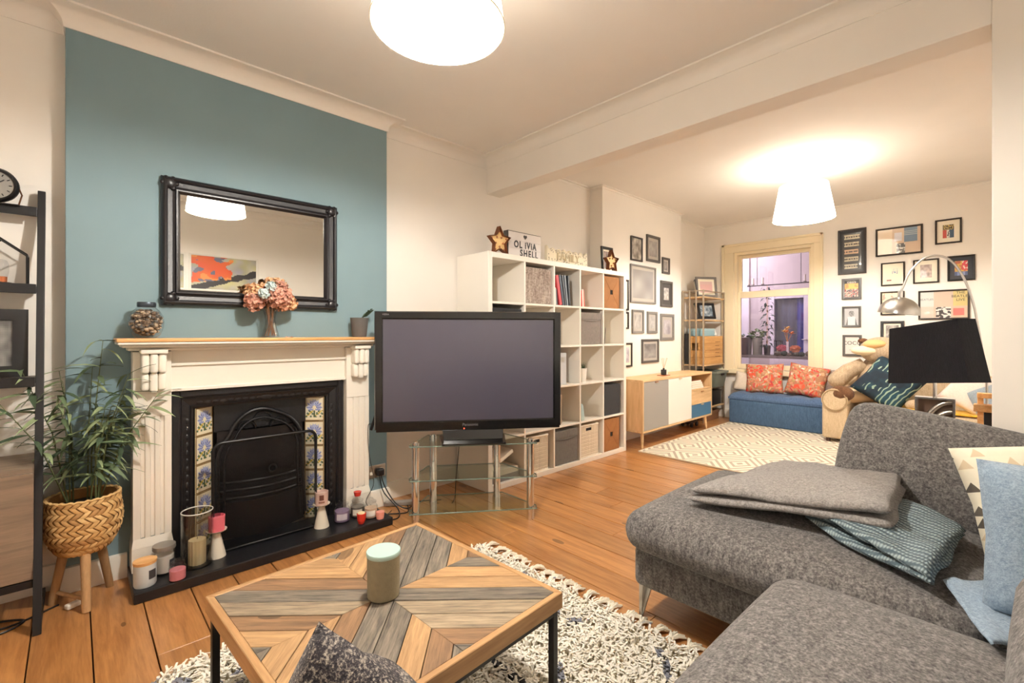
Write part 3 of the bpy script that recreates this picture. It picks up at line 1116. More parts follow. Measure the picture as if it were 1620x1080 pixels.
label_patch(c, .0388, .018, .028, TOCAM(1.07, 2.79), .45, mat('brown_print2', (134, 96, 84), .5), 'printed_words')
# cluster by the right leg
yankee('jar_candle', 'purple jar candle with glass lid beside the fireplace leg', 1.196, 2.79, .046, .132, mat('lilac_wax', (142, 122, 152), .45), mat('lilac_label', (206, 196, 206), .5))
yankee('jar_candle', 'clear jar candle with a dark label behind the red votive', 1.30, 2.80, .042, .125, mat('grey_wax', (120, 112, 104), .5), mat('cream_label', (226, 220, 206), .5))
t = thing('tealight_cup', 'red tealight cup balanced on the dark-labelled jar', 'candle', (1.30, 2.80, HZ + .1265))
MB().lathe([(0, 0), (.018, 0), (.024, .026), (.020, .026), (0, .02)], 20).build('cup', mat('red_glass', (214, 60, 48), .2), t, smooth=40)
t = thing('votive_candle', 'red faceted votive glass at the front of the hearth', 'candle', (1.265, 2.672, HZ))
MB().lathe([(0, 0), (.016, 0), (.024, .02), (.028, .06), (.025, .062), (.02, .045), (0, .04)], 10).build('glass', mat('red_glass', (214, 60, 48), .2), t)
MB().lathe([(0, .04), (.020, .041), (.022, .066), (0, .068)], 14).build('wax', WAX, t, smooth=40)
yankee('jar_candle', 'white-labelled jar candle near the plug cables', 1.352, 2.725, .040, .122, mat('peach_wax', (214, 186, 160), .5), mat('white_label', (238, 234, 226), .5))
t = thing('votive_candle', 'small pink votive candle at the corner of the hearth', 'candle', (1.385, 2.665, HZ))
MB().lathe([(0, 0), (.022, 0), (.026, .03), (.026, .042), (.02, .044), (0, .04)], 16).build('wax', mat('salmon_wax', (236, 160, 146), .45), t, smooth=40)

# ================================================================== socket, plug, cables, handset
t = thing('wall_socket', 'double wall socket on the teal wall beside the fireplace', 'socket', (1.512, CBV, .25), (PI / 2, 0, 0))
MB().softbox(.146, .086, .010, .004, (0, 0, .005), n=2).build('face_plate', STEEL, t, smooth=50)
MB().box(-.045, -.025, -.02, .0, .009, .013).box(.025, .045, .005, .02, .009, .013).build('switch', TRIM, t, bevel=.001)
t = thing('power_plug', 'black plug pushed into the wall socket', 'plug', (1.535, CBV - .010, .245))
MB().softbox(.05, .036, .05, .012, (0, -.018, 0), n=3).build('plug_body', BLACK, t, smooth=50)
def cable(label, pts, r=.003, mt=None, grp=None):
    P = [Vector(p) for p in pts]
    out = []
    for i in range(len(P) - 1):
        a = P[max(0, i - 1)]; b = P[i]; c = P[i + 1]; d = P[min(len(P) - 1, i + 2)]
        for k in range(8):
            t_ = k / 8
            out.append(.5 * ((2 * b) + (c - a) * t_ + (2 * a - 5 * b + 4 * c - d) * t_ ** 2 + (3 * b - a - 3 * c + d) * t_ ** 3))
    out.append(P[-1])
    o = MB().tube(out, r, 6).build('power_cable', mt or BLACK, smooth=60)
    return tag(o, label, 'cable', grp)
cable('black cable from the plug trailing under the glass stand', [(1.535, 2.945, .235), (1.55, 2.915, .15), (1.60, 2.86, .04), (1.66, 2.80, .0045), (1.78, 2.86, .0045), (1.92, 2.78, .0045)], .004)
cable('black cable looping on the floor beside the hearth', [(1.525, 2.945, .225), (1.535, 2.905, .12), (1.585, 2.80, .02), (1.53, 2.70, .0045), (1.46, 2.72, .0045), (1.50, 2.80, .0045), (1.62, 2.74, .0045), (1.70, 2.88, .0045)], .004)
t = thing('power_strip', 'grey extension block on the floor near the socket', 'power strip', (1.66, 2.90, 0), (0, 0, -.6))
MB().softbox(.22, .05, .03, .008, (0, 0, .0155), n=3).build('case', mat('grey_plastic', (150, 142, 136), .5), t, smooth=50)
t = thing('handset', 'slim black handset hanging beside the fireplace leg', 'remote', (1.432, 2.885, .556), (0, .35, 0))
MB().softbox(.016, .02, .12, .006, (0, 0, .06), n=2).build('handset_body', BLACK, t, smooth=50)
cable('thin black lead hanging from the handset to the floor', [(1.43, 2.875, .60), (1.395, 2.85, .59), (1.40, 2.845, .42), (1.43, 2.84, .22), (1.38, 2.845, .10), (1.47, 2.80, .0045), (1.56, 2.84, .0045)], .002)
# ================================================================== television on its glass stand
TVD = Vector((.817, -.577)).normalized(); TVN = Vector((-TVD.y * -1, 0))
ANG = math.atan2(TVD.y, TVD.x)          # the stand's front edge runs along this direction
def stand_pt(s, d, z):                  # s along the front edge, d back from it
    return (s, d, z)
st = thing('tv_stand', 'three tier glass television stand with chrome tube legs', 'tv stand', (1.856, 2.323, 0), (0, 0, ANG))
# local frame: x along the front edge, y towards the corner
legs = [(-.365, 0.0), (.365, 0.0), (-.262, .207), (.175, .257)]
outline = [(-.40, -.035), (.40, -.035), (.405, .02), (.215, .30), (-.30, .30), (-.405, .02)]
for lx, ly in legs:
    lg = MB().cyl((lx, ly, 0), (lx, ly, .515), .024, n=20).build('leg', CHROME, st, smooth=50)
    MB().cyl((lx, ly, .515), (lx, ly, .522), .015, n=14).build('cap', CHROME, lg, smooth=50)
    for z in (.07, .275, .488):
        MB().cyl((lx, ly, z - .008), (lx, ly, z), .0275, n=20).build('collar', CHROME, lg, smooth=50)
for z in (.072, .277, .490):
    gs = MB().prism(outline, z, z + .008).build('glass_shelf', GREENGLASS, st)
    MB().tube([(x * 1.003, y, z + .004) for x, y in outline], .0036, 6, closed=True).build('polished_edge', mat('glass_edge', (112, 134, 124), .15), gs, smooth=40)
tv = thing('television', 'large black plasma television standing on the glass stand', 'television', (1.856 + .03, 2.323 + .045, .499), (0, 0, ANG))
SHELL = mat('tv_gloss_black', (13, 13, 15), .16, spec=.6)
MATTEBLK = mat('tv_matte_black', (18, 18, 20), .5)
TW, TZ0, TZ1 = 1.205, .088, .842
m = MB().rect_sweep(TW, TZ1 - TZ0, [(0, -.045), (0, .0), (.006, .012), (.045, .012), (.052, .004), (.052, -.02)], rotm(PI / 2, 0, 0, (-.02, 0, (TZ0 + TZ1) / 2)))
m.build('bezel', SHELL, tv, smooth=30)
scr, nt, b = newmat('plasma_screen')
b.inputs['Base Color'].default_value = lin((66, 64, 78)); b.inputs['Roughness'].default_value = .22; b.inputs['Specular IOR Level'].default_value = .9
MB().box(-TW / 2 + .03, TW / 2 - .07, .0, .006, TZ0 + .05, TZ1 - .05).build('screen', scr, tv)
MB().box(-TW / 2 + .03, TW / 2 - .07, .02, .055, TZ0 + .02, TZ1 - .02).box(-.42, .40, .055, .10, TZ0 + .1, TZ1 - .1).build('rear_case', MATTEBLK, tv, bevel=.01)
MB().box(-TW / 2 - .02 + .01, TW / 2 - .03, -.012, .02, TZ0 - .012, TZ0 + .01).build('speaker_lip', SHELL, tv, bevel=.004)
nk = MB()
nk.add([(-.20, -.11, 0), (.20, -.11, 0), (.22, .12, 0), (-.22, .12, 0), (-.20, -.11, .012), (.20, -.11, .012), (.22, .12, .02), (-.22, .12, .02)],
       [(0, 3, 2, 1), (4, 5, 6, 7), (0, 1, 5, 4), (1, 2, 6, 5), (2, 3, 7, 6), (3, 0, 4, 7)])
nk.build('base_plate', SHELL, tv, bevel=.004)
MB().add([(-.19, -.02, .015), (.19, -.02, .015), (.19, .06, .015), (-.19, .06, .015), (-.20, .0, .10), (.20, .0, .10), (.20, .05, .10), (-.20, .05, .10)],
         [(0, 3, 2, 1), (4, 5, 6, 7), (0, 1, 5, 4), (1, 2, 6, 5), (2, 3, 7, 6), (3, 0, 4, 7)]).build('neck', SHELL, tv, bevel=.003)
place('lettering', text_mesh('Panasonic', .026, .0003, mat('logo_silver', (150, 150, 155), .3, metal=.8)), tv, (-.02, -.0128, TZ0 + .024), (PI / 2, 0, 0))
place('lettering', text_mesh('VIERA', .016, .0003, MATS['logo_silver']), tv, (-TW / 2 + .05, -.0128, TZ1 - .022), (PI / 2, 0, 0))
MB().ball((-.06, -.013, TZ0 + .0), (.004, .002, .004), 8, 6).build('power_light', emit('red_led', (255, 60, 40), 4), tv)
cable('black television lead hanging behind the glass stand', [(1.90, 2.56, .62), (1.93, 2.58, .44), (1.92, 2.60, .22), (1.95, 2.68, .0045), (1.85, 2.76, .0045)], .003)

# ================================================================== cube bookcase and what it holds
BKU, BKV, BKW, BKH, BKD = 2.262, 2.66, 1.85, 1.82, .39
bk = thing('bookcase', 'white cube bookcase of twenty-five compartments against the wall', 'bookcase', (BKU, BKV, 0))
WL = mat('white_laminate', (237, 231, 220), .4)
T = .042
def bb(name, x0, x1, y0, y1, z0, z1, mt=WL, par=bk, bev=.0015):
    return MB().box(x0, x1, y0, y1, z0, z1).build(name, mt, par, bevel=bev, seg=1)
bb('side_panel', 0, T, 0, BKD, 0, BKH)
bb('side_panel', BKW - T, BKW, 0, BKD, 0, BKH)
bb('top_panel', T, BKW - T, 0, BKD, BKH - T, BKH)
bb('base_panel', T, BKW - T, 0, BKD, 0, T)
PU = (BKW - 2 * T + .018) / 5
PZ = (BKH - 2 * T + .018) / 5
for k in range(1, 5):
    bb('upright', T + PU * k - .018, T + PU * k, 0, BKD, T, BKH - T)
    for c in range(5):
        bb('shelf', T + PU * c, T + PU * (c + 1) - .018, .001, BKD, T + PZ * k - .018, T + PZ * k)
def cell(r, c):                        # r from the top, c from the left -> left, right, floor, ceiling in world
    return (BKU + T + PU * c, BKU + T + PU * (c + 1) - .018, T + PZ * (4 - r), T + PZ * (5 - r) - .018)
WR = MB().box(0, BKW, BKD - .004, BKD, 0, BKH)
def fabric_box(r, c, label, mt, w=.315, y0=.015, lip=None):
    x0, x1, z0, z1 = cell(r, c)
    cx = (x0 + x1) / 2 if w > .3 else x0 + w / 2 + .008
    t = thing('storage_box', label, 'storage box', (cx, BKV + y0, z0))
    MB().box(-w / 2, w / 2, 0, .35, .0005, .30).build('box_body', mt, t, bevel=.008, seg=3)
    if lip:
        MB().box(-w / 2 - .001, w / 2 + .001, -.004, 0, .235, .30).build('folded_lip', lip, t, bevel=.002)
        MB().tube([(-w / 2 + .01 + (w - .02) * k / 10, -.007, .232 - .012 * math.sin(PI * k / 10)) for k in range(11)], .0025, 5).build('pull_cord', lip, t, smooth=60)
    return t
MARB = fabric('mottled_felt', (120, 104, 96), (196, 184, 172), 55, .95, .4)
DGREY = fabric('charcoal_cloth', (30, 31, 34), (50, 51, 54), 260)
MGREY = fabric('grey_cloth', (112, 104, 98), (148, 138, 130), 260)
SGREY = fabric('slate_cloth', (92, 90, 86), (126, 122, 116), 260)
fabric_box(0, 1, 'mottled grey felt storage box in the top row', MARB)
fabric_box(1, 0, 'charcoal storage box above the television', DGREY)
fabric_box(1, 3, 'taupe cloth storage box in the second row', MGREY, lip=MGREY)
fabric_box(3, 4, 'charcoal storage box in the fourth row beside the sideboard', DGREY, w=.29)
fabric_box(4, 2, 'slate grey cloth storage box in the bottom row', SGREY, lip=SGREY)
# woven boxes
def weave(name, c1, c2, s=70):
    m, nt, b = newmat(name)
    v = coords(nt, 'Object')
    ck = nt.nodes.new('ShaderNodeTexChecker'); ck.inputs['Scale'].default_value = s
    L(nt, v, ck.inputs['Vector'])
    n_ = noise(nt, v, 30, 3)
    a = mixcol(nt, ck.outputs['Fac'], lin(c1), lin(c2))
    L(nt, mixcol(nt, n_, a, scl(lin(c1), .7)), b.inputs['Base Color'])
    b.inputs['Roughness'].default_value = .8
    bump(nt, b, ck.outputs['Fac'], .5, .004)
    return m
SEAG = weave('brown_seagrass', (150, 96, 48), (190, 134, 78), 90)
WHW = mat('white_willow', (250, 243, 228), .55)
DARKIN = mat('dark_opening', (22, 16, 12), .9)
def seagrass_box(r, c, label):
    x0, x1, z0, z1 = cell(r, c)
    w = .262
    t = thing('woven_box', label, 'storage box', (x0 + .008 + w / 2, BKV + .012, z0))
    MB().box(-w / 2, w / 2, .006, .34, .0005, .315).build('box_body', SEAG, t, bevel=.006)
    # four mitred strips of weave meeting at a small square hole
    hh = .022; zc = .16
    P = [(-w / 2, .002), (w / 2, .002), (w / 2, .313), (-w / 2, .313)]
    Q = [(-hh, zc - hh), (hh, zc - hh), (hh, zc + hh), (-hh, zc + hh)]
    for k in range(4):
        a, b_ = P[k], P[(k + 1) % 4]; d, e = Q[(k + 1) % 4], Q[k]
        MB().prism([a, b_, d, e], 0, .008, rotm(PI / 2, 0, 0, (0, .006, 0))).build('woven_panel', SEAG, t, bevel=.0025)
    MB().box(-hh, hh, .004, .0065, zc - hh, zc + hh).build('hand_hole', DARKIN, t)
seagrass_box(0, 4, 'brown woven box with a small hand hole in the top row')
seagrass_box(4, 4, 'brown woven box with a small hand hole in the bottom row')
def willow(r, c, label):
    x0, x1, z0, z1 = cell(r, c)
    w = .272
    t = thing('woven_basket', label, 'basket', (x0 + .01 + w / 2, BKV + .02, z0))
    MB().box(-w / 2 + .004, w / 2 - .004, .006, .32, .0005, .29).build('liner', mat('willow_liner', (236, 226, 206), .7), t)
    hz0, hz1, hx = .245, .27, .04
    n = 17
    for k in range(n):
        x = -w / 2 + w * k / (n - 1)
        if abs(x) < hx:
            MB().cyl((x, .003, .002), (x, .003, hz0), .0048, n=6).build('stake', WHW, t, smooth=60)
        else:
            MB().cyl((x, .003, .002), (x, .003, .30), .0048, n=6).build('stake', WHW, t, smooth=60)
    ws = MB()
    for q in range(14):
        z = .012 + q * .0165
        ws.tube([(-w / 2 + w * k / 32, .003 + .006 * (1 if (k + q) % 2 else -1), z) for k in range(33)], .0042, 4)
    ws.build('weavers', WHW, t, smooth=60)
    sw = MB()
    for q in range(14):
        z = .012 + q * .0165
        sw.cyl((w / 2 + .002, .005, z), (w / 2 + .002, .32, z), .0042, n=5)
    sw.build('side_weavers', WHW, t)
    for z in (.006, .297):
        MB().tube([(-w / 2, 0, z), (w / 2, 0, z), (w / 2, .32, z), (-w / 2, .32, z)], .0075, 6, closed=True).build('rim', WHW, t, smooth=60)
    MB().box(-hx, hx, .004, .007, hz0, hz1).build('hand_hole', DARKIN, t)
willow(4, 1, 'white woven basket in the bottom row beside the chrome leg')
willow(4, 3, 'white woven basket in the bottom row next to the brown woven box')
# books
def book(cellrc, x, w, h, d, col, tilt, label, z=None):
    x0, x1, z0, z1 = cell(*cellrc)
    t = thing('book', label, 'book', (x0 + x, BKV + .012, z0 + .0008), (0, tilt, 0))
    cm = mat('cover_%d_%d_%d' % col, col, .5)
    MB().box(0, w, 0, d, 0, h).build('cover', cm, t, bevel=.0015, seg=1)
    MB().box(.002, w - .002, .003, d + .001, .003, h + .0006).build('pages', PAPER, t)
    return t
B = (0, 2)
book(B, .012, .020, .15, .2, (226, 220, 210), -.06, 'slim white book leaning by the upright in the top row')
book(B, .036, .014, .14, .2, (60, 62, 70), -.10, 'thin dark book beside the slim white one')
book(B, .074, .036, .262, .2, (190, 50, 56), -.20, 'tall red book leaning in the top row')
book(B, .116, .024, .266, .2, (54, 66, 82), -.19, 'dark navy book leaning against the red one')
book(B, .146, .022, .268, .2, (40, 44, 52), -.17, 'black book in the middle of the leaning row')
book(B, .174, .020, .268, .2, (116, 126, 136), -.14, 'blue-grey book leaning near the row end')
book(B, .204, .022, .268, .2, (34, 38, 44), -.08, 'black book at the end of the leaning row')
B = (0, 3)
book(B, .020, .016, .15, .16, (204, 70, 60), -.03, 'small red book standing in the fourth compartment')
book(B, .040, .018, .16, .16, (236, 226, 214), -.06, 'small white book with red edge beside the red one')
book(B, .064, .012, .155, .16, (224, 110, 96), -.12, 'thin salmon book leaning on the small white one')
x0, x1, z0, z1 = cell(1, 4)
o = MB().cyl((0, 0, .0015), (.05, .02, .16), .003, n=6).build('pencil', BLACK, loc=(x0 + .03, BKV + .02, z0))
tag(o, 'thin black pencil leaning in an empty compartment', 'pencil')
x0, x1, z0, z1 = cell(2, 2)
t = thing('file_box', 'pale grey magazine file beside the television edge', 'file', (x0 + .16, BKV + .05, z0))
MB().box(-.05, .05, 0, .26, .0005, .28).build('file_body', mat('pale_grey_card', (186, 188, 190), .6), t, bevel=.003)
MB().box(-.02, .02, -.002, 0, .20, .24).build('label_holder', STEEL, t)
x0, x1, z0, z1 = cell(2, 3)
t = thing('grass_pot', 'small white tapered pot of spiky grass in the bookcase', 'plant pot', (x0 + .088, BKV + .045, z0))
MB().lathe([(0, .0005), (.026, .0005), (.036, .13), (.032, .13), (.030, .115), (0, .115)], 20).build('pot', mat('white_pot', (240, 236, 226), .35), t, smooth=40)
gm = MB()
random.seed(4)
for k in range(46):
    a = random.random() * 6.28; rr_ = random.uniform(0, .02); ln = random.uniform(.05, .085); sp = random.uniform(.1, .5)
    b0 = Vector((rr_ * math.cos(a), rr_ * math.sin(a), .114)); tp = b0 + Vector((math.cos(a) * ln * sp, math.sin(a) * ln * sp, ln))
    s_ = Vector((-math.sin(a), math.cos(a), 0)) * .003
    gm.add([b0 - s_, b0 + s_, tp], [(0, 1, 2)])
gm.build('grass_blades', mat('spiky_grass', (58, 78, 48), .6), t)
x0, x1, z0, z1 = cell(3, 3)
t = thing('bookend', 'pale turquoise ornament leaning in the fourth row', 'ornament', (x0 + .02, BKV + .012, z0))
MB().prism([(0, 0), (.05, 0), (.044, .08), (.03, .14), (.012, .16), (0, .15)], 0, .10, rotm(PI / 2, 0, 0, (0, .1, .0006))).build('ornament_body', mat('pale_turquoise', (176, 204, 206), .4), t, bevel=.006)
x0, x1, z0, z1 = cell(3, 2)
t = thing('file_box', 'tan magazine file low beside the television edge', 'file', (x0 + .10, BKV + .05, z0))
MB().box(-.045, .045, 0, .25, .0005, .26).build('file_body', mat('tan_card', (178, 160, 134), .6), t, bevel=.003)
# bottom-left compartment behind the glass stand
x0, x1, z0, z1 = cell(4, 0)
def flat(name, label, cat, loc, size, mt, rot=(0, 0, 0), pages=False):
    t = thing(name, label, cat, loc, rot)
    MB().box(0, size[0], 0, size[1], 0, size[2]).build('cover', mt, t, bevel=.002, seg=1)
    if pages:
        MB().box(.002, size[0] - .002, -.0006, size[1] + .0006, .002, size[2] - .002).build('pages', PAPER, t)
    return t
flat('board_game', 'flat grey box at the bottom of the bookcase behind the glass stand', 'box', (x0 + .01, BKV + .03, z0 + .0006), (.30, .26, .05), mat('grey_game', (128, 124, 122), .5))
flat('board_game', 'white flat box stacked on the grey box behind the glass stand', 'box', (x0 + .02, BKV + .03, z0 + .0512), (.28, .26, .045), mat('white_game', (226, 216, 198), .5))
flat('magazine', 'white magazine leaning in the bottom corner behind the glass stand', 'magazine', (x0 + .03, BKV + .05, z0 + .098), (.26, .2, .03), mat('white_mag', (232, 222, 206), .5), (0, -.42, 0), True)
flat('book', 'brown book resting behind the leaning magazine', 'book', (x0 + .10, BKV + .20, z0 + .0975), (.18, .13, .10), mat('brown_cover', (120, 84, 66), .5), (0, 0, 0), True)

# ---- on top of the bookcase
TOPZ = BKH
def star(label, cx, cy, R, rz, grp='copper marquee stars'):
    t = thing('marquee_star', label, 'star lamp', (cx, cy, TOPZ), (PI / 2, 0, rz), grp)
    pts, ins_ = [], []
    for k in range(10):
        a = PI / 2 + k * PI / 5 + .05
        r = R if k % 2 == 0 else R * .5
        pts.append((r * math.cos(a), r * math.sin(a)))
        ins_.append((r * .90 * math.cos(a), r * .90 * math.sin(a)))
    lo_ = min(p[1] for p in pts)
    pts = [(x, y - lo_ + .001) for x, y in pts]; ins_ = [(x, y - lo_ + .001) for x, y in ins_]
    m = MB()
    n = 10
    vs = [(x, y, 0) for x, y in pts] + [(x, y, .042) for x, y in pts] + [(x * .985, y * .985 + .002, .042) for x, y in pts] + [(x, y, .018) for x, y in ins_]
    fs = []
    for k in range(n):
        j = (k + 1) % n
        fs += [(k, j, n + j, n + k), (n + k, n + j, 2 * n + j, 2 * n + k), (2 * n + k, 2 * n + j, 3 * n + j, 3 * n + k)]
    fs.append(tuple(range(n - 1, -1, -1)))
    m.add(vs, fs).build('star_rim', mat('rusty_copper', (122, 72, 44), .45, metal=.5, var=.25, vscale=30), t)
    MB().add([(x, y, .0182) for x, y in ins_], [tuple(range(n))]).build('star_face', mat('gold_face', (236, 200, 136), .5, metal=.0), t)
    for k in range(10):
        a = PI / 2 + k * PI / 5 + .05
        r = R * .66 if k % 2 == 0 else R * .34
        MB().ball((r * math.cos(a), r * math.sin(a) - lo_, .022), (.009, .009, .009), 8, 6).build('bulb', mat('warm_bulb', (176, 120, 86), .25), t, smooth=60)
star('copper marquee star beside the white lightbox', 2.425, 2.74, .118, .0)
star('copper marquee star in front of the small framed photo', 3.935, 2.74, .118, .0)
lb = thing('lightbox', 'white cinema lightbox with black letters on the bookcase', 'lightbox', (2.735, 2.745, TOPZ), (PI / 2, 0, 0))
MB().box(-.195, .195, .0005, .215, -.055, 0).build('case', mat('dark_case', (70, 66, 62), .5), lb, bevel=.004)
MB().box(-.188, .188, .008, .208, 0, .003).build('diffuser_panel', mat('opal_panel', (214, 208, 204), .35), lb)
for z in (.075, .142):
    MB().box(-.188, .188, z - .0015, z + .0015, .003, .005).build('letter_rail', mat('clear_rail', (200, 194, 190), .3), lb)
LET = mat('black_letters', (26, 26, 28), .5)
place('lettering', text_mesh('OL iViA', .070, .0006, LET, bold=.0022, space=1.25), lb, (.0, .107, .0045)).scale = (.92, 1.1, 1)
place('lettering', text_mesh('SHELL', .070, .0006, LET, bold=.0022, space=1.3), lb, (.045, .040, .0045)).scale = (.92, 1.1, 1)
hrt = []
for k in range(28):
    a = 2 * PI * k / 28
    hrt.append((.0013 * 16 * math.sin(a) ** 3, .0013 * (13 * math.cos(a) - 5 * math.cos(2 * a) - 2 * math.cos(3 * a) - math.cos(4 * a))))
MB().prism(hrt, .003, .0045, rotm(0, 0, 0, (0, .178, 0))).build('heart', LET, lb)
fm_ = thing('family_sign', 'white wooden word sign with grey dots on the bookcase', 'sign', (3.30, 2.75, TOPZ), (PI / 2, 0, 0))
SGN = mat('sign_cream', (236, 226, 200), .6)
DOT = mat('sign_dot', (148, 140, 120), .6)
wv = [(-.285, .001), (.285, .001)]
top = []
for k in range(25):
    x = .285 - .57 * k / 24
    top.append((x, .128 + .012 * math.sin(k * 1.9) + (.014 if k in (0, 24) else 0)))
MB().prism(wv + top, -.03, 0).build('sign_board', SGN, fm_)
random.seed(8)
dots = MB()
for q in range(150):
    x, y = random.uniform(-.27, .27), random.uniform(.012, .12)
    if .045 < y < .095 and abs(x) < .24:
        continue
    dots.cyl((x, y, 0), (x, y, .0006), .0055, n=8)
dots.build('printed_dots', DOT, fm_)
place('lettering', text_mesh('FAMILY', .098, .004, mat('sign_letter', (206, 192, 158), .55)), fm_, (0, .066, .004))

def frame(name, label, loc, rz, w, h, fw=.02, fmat=None, mount=None, mw=.04, paint=None, nx=24, ny=24, depth=.018, glazed=True, rx=PI / 2, cat='picture frame', group=None, ry=0):
    """hung or standing picture; loc = centre of the back, rz turns the wall-facing normal"""
    t = thing(name, label, cat, loc, (rx, ry, rz), group)
    fmat = fmat or BLACKFRAME
    MB().rect_sweep(w, h, [(0, 0), (0, depth), (fw * .3, depth + .002), (fw, depth - .003), (fw, 0)]).build('frame_moulding', fmat, t, smooth=30)
    iw, ih = w - 2 * fw, h - 2 * fw
    MB().box(-iw / 2 - .003, iw / 2 + .003, -ih / 2 - .003, ih / 2 + .003, .001, .006).build('mount' if mount else 'backing', mount or CARD, t)
    if paint:
        pw, ph = (iw - 2 * mw, ih - 2 * mw) if mount else (iw, ih)
        place('print', paint_mesh('print', pw, ph, nx, ny, paint, GLAZED if glazed else PRINT, z=.0066), t)
    return t
def photo(seed, c0=(60, 56, 54), c1=(206, 198, 188), sc=3.0):
    def fn(x, y):
        n_ = nz(x * sc + seed, y * sc, seed * 3.1) * .6 + nz(x * sc * 3, y * sc * 3 + seed, 1.7) * .3 + .5
        n_ = max(0, min(1, n_))
        return tuple(c0[k] + (c1[k] - c0[k]) * n_ for k in range(3))
    return fn
# photograph standing on the bookcase
t = frame('photo_frame', 'dark framed photograph standing behind the copper star', (4.035, 2.845, TOPZ + .1385), 0, .20, .275, .026, BLACKFRAME, CARD, .02, photo(2.2, (70, 66, 70), (210, 180, 170)), rx=PI / 2 - .06)
# ================================================================== ladder shelf on the far left
SW = wood('dark_shelf_wood', (58, 48, 42), (92, 78, 66), 0, .55)
GW = wood('grey_oak', (106, 90, 76), (142, 122, 102), 0, .55, vary=.05)
ls = thing('ladder_shelf', 'black metal ladder shelf unit with dark wooden shelves', 'shelf unit', (-.45, 2.85, 0))
LX = -.45; LY = 2.85
def rail(u):
    x = u - LX
    MB().add([(x - .013, 2.635 - LY, 0), (x + .013, 2.635 - LY, 0), (x + .013, 2.667 - LY, 0), (x - .013, 2.667 - LY, 0),
              (x - .013, 3.02 - LY, 1.85), (x + .013, 3.02 - LY, 1.85), (x + .013, 3.048 - LY, 1.85), (x - .013, 3.048 - LY, 1.85)],
             [(0, 3, 2, 1), (4, 5, 6, 7), (0, 1, 5, 4), (1, 2, 6, 5), (2, 3, 7, 6), (3, 0, 4, 7)]).build('ladder_rail', BLACK, ls, bevel=.002)
    MB().box(x - .012, x + .012, 2.66 - LY, 3.04 - LY, .004, .028).build('floor_bar', BLACK, ls, bevel=.002)
rail(-.108); rail(-.79)
def vfront(z):
    return 2.651 + (3.034 - 2.651) * z / 1.85
for z, n_ in ((1.735, 0), (1.385, 1), (.985, 2)):
    vf = vfront(z) - .02
    sh = MB().box(-.777 - LX, -.121 - LX, vf - LY, 3.045 - LY, z, z + .022).build('shelf', SW, ls, bevel=.002)
    MB().box(-.777 - LX, -.121 - LX, vf - .012 - LY, vf - LY, z - .012, z + .03).build('shelf_edge', BLACK, sh, bevel=.002)
# cupboard at the bottom
z0, z1 = .20, .655
vf = vfront(.43) - .03
MB().box(-.777 - LX, -.121 - LX, vf - LY, 3.045 - LY, z0, z1).build('cupboard', GW, ls, bevel=.003)
for k in range(2):
    a = -.775 - LX + k * .329
    d = MB().box(a, a + .326, vf - .016 - LY, vf - LY, z0 + .006, z1 - .02).build('cupboard_door', GW, ls, bevel=.002)
    MB().cyl((a + (.30 if k == 0 else .03), vf - .016 - LY, .5), (a + (.30 if k == 0 else .03), vf - .034 - LY, .5), .008, n=10).build('knob', BLACK, d, smooth=50)
MB().box(-.777 - LX, -.121 - LX, vf - .01 - LY, vf + .01 - LY, z0 - .03, z0).build('lower_rail', BLACK, ls, bevel=.002)

# clock
zc = 1.7575
t = thing('mantel_clock', 'round black clock on a small stand atop the ladder shelf', 'clock', (-.247, 2.985, zc), (0, 0, -.15))
t.scale = (.82, .82, .82)
M = rotm(PI / 2, 0, 0, (0, 0, .10))
MB().add(*(lambda: (MB().lathe([(0, -.025), (.075, -.025), (.088, -.015), (.090, .012), (.082, .024), (.072, .018), (.070, .008)], 36).v, MB().lathe([(0, -.025), (.075, -.025), (.088, -.015), (.090, .012), (.082, .024), (.072, .018), (.070, .008)], 36).f))(), M).build('clock_case', BLACK, t, smooth=40)
MB().cyl((0, -.009, .10), (0, -.0125, .10), .071, n=36).build('dial', mat('clock_dial', (150, 148, 142), .6), t)
hm = MB()
for k in range(12):
    a = k * PI / 6
    hm.box(-.002, .002, -.0142, -.0126, .052, .064, rotm(0, a, 0, (0, 0, .10)))
hm.build('hour_mark', BLACK, t)
MB().box(-.002, .002, -.016, -.0145, -.008, .045, rotm(0, .9, 0, (0, 0, .10))).build('hand', BLACK, t)
MB().box(-.0015, .0015, -.018, -.0165, -.008, .058, rotm(0, -1.2, 0, (0, 0, .10))).build('hand', BLACK, t)
for s_ in (-1, 1):
    MB().tube([(s_ * .085, 0, .10), (s_ * .098, 0, .06), (s_ * .085, 0, .004)], .004, 6).build('stand_leg', mat('aged_copper', (120, 84, 60), .4, metal=.7), t, smooth=60)
MB().box(-.09, .09, -.025, .025, 0, .006).build('stand_base', BLACK, t, bevel=.002)
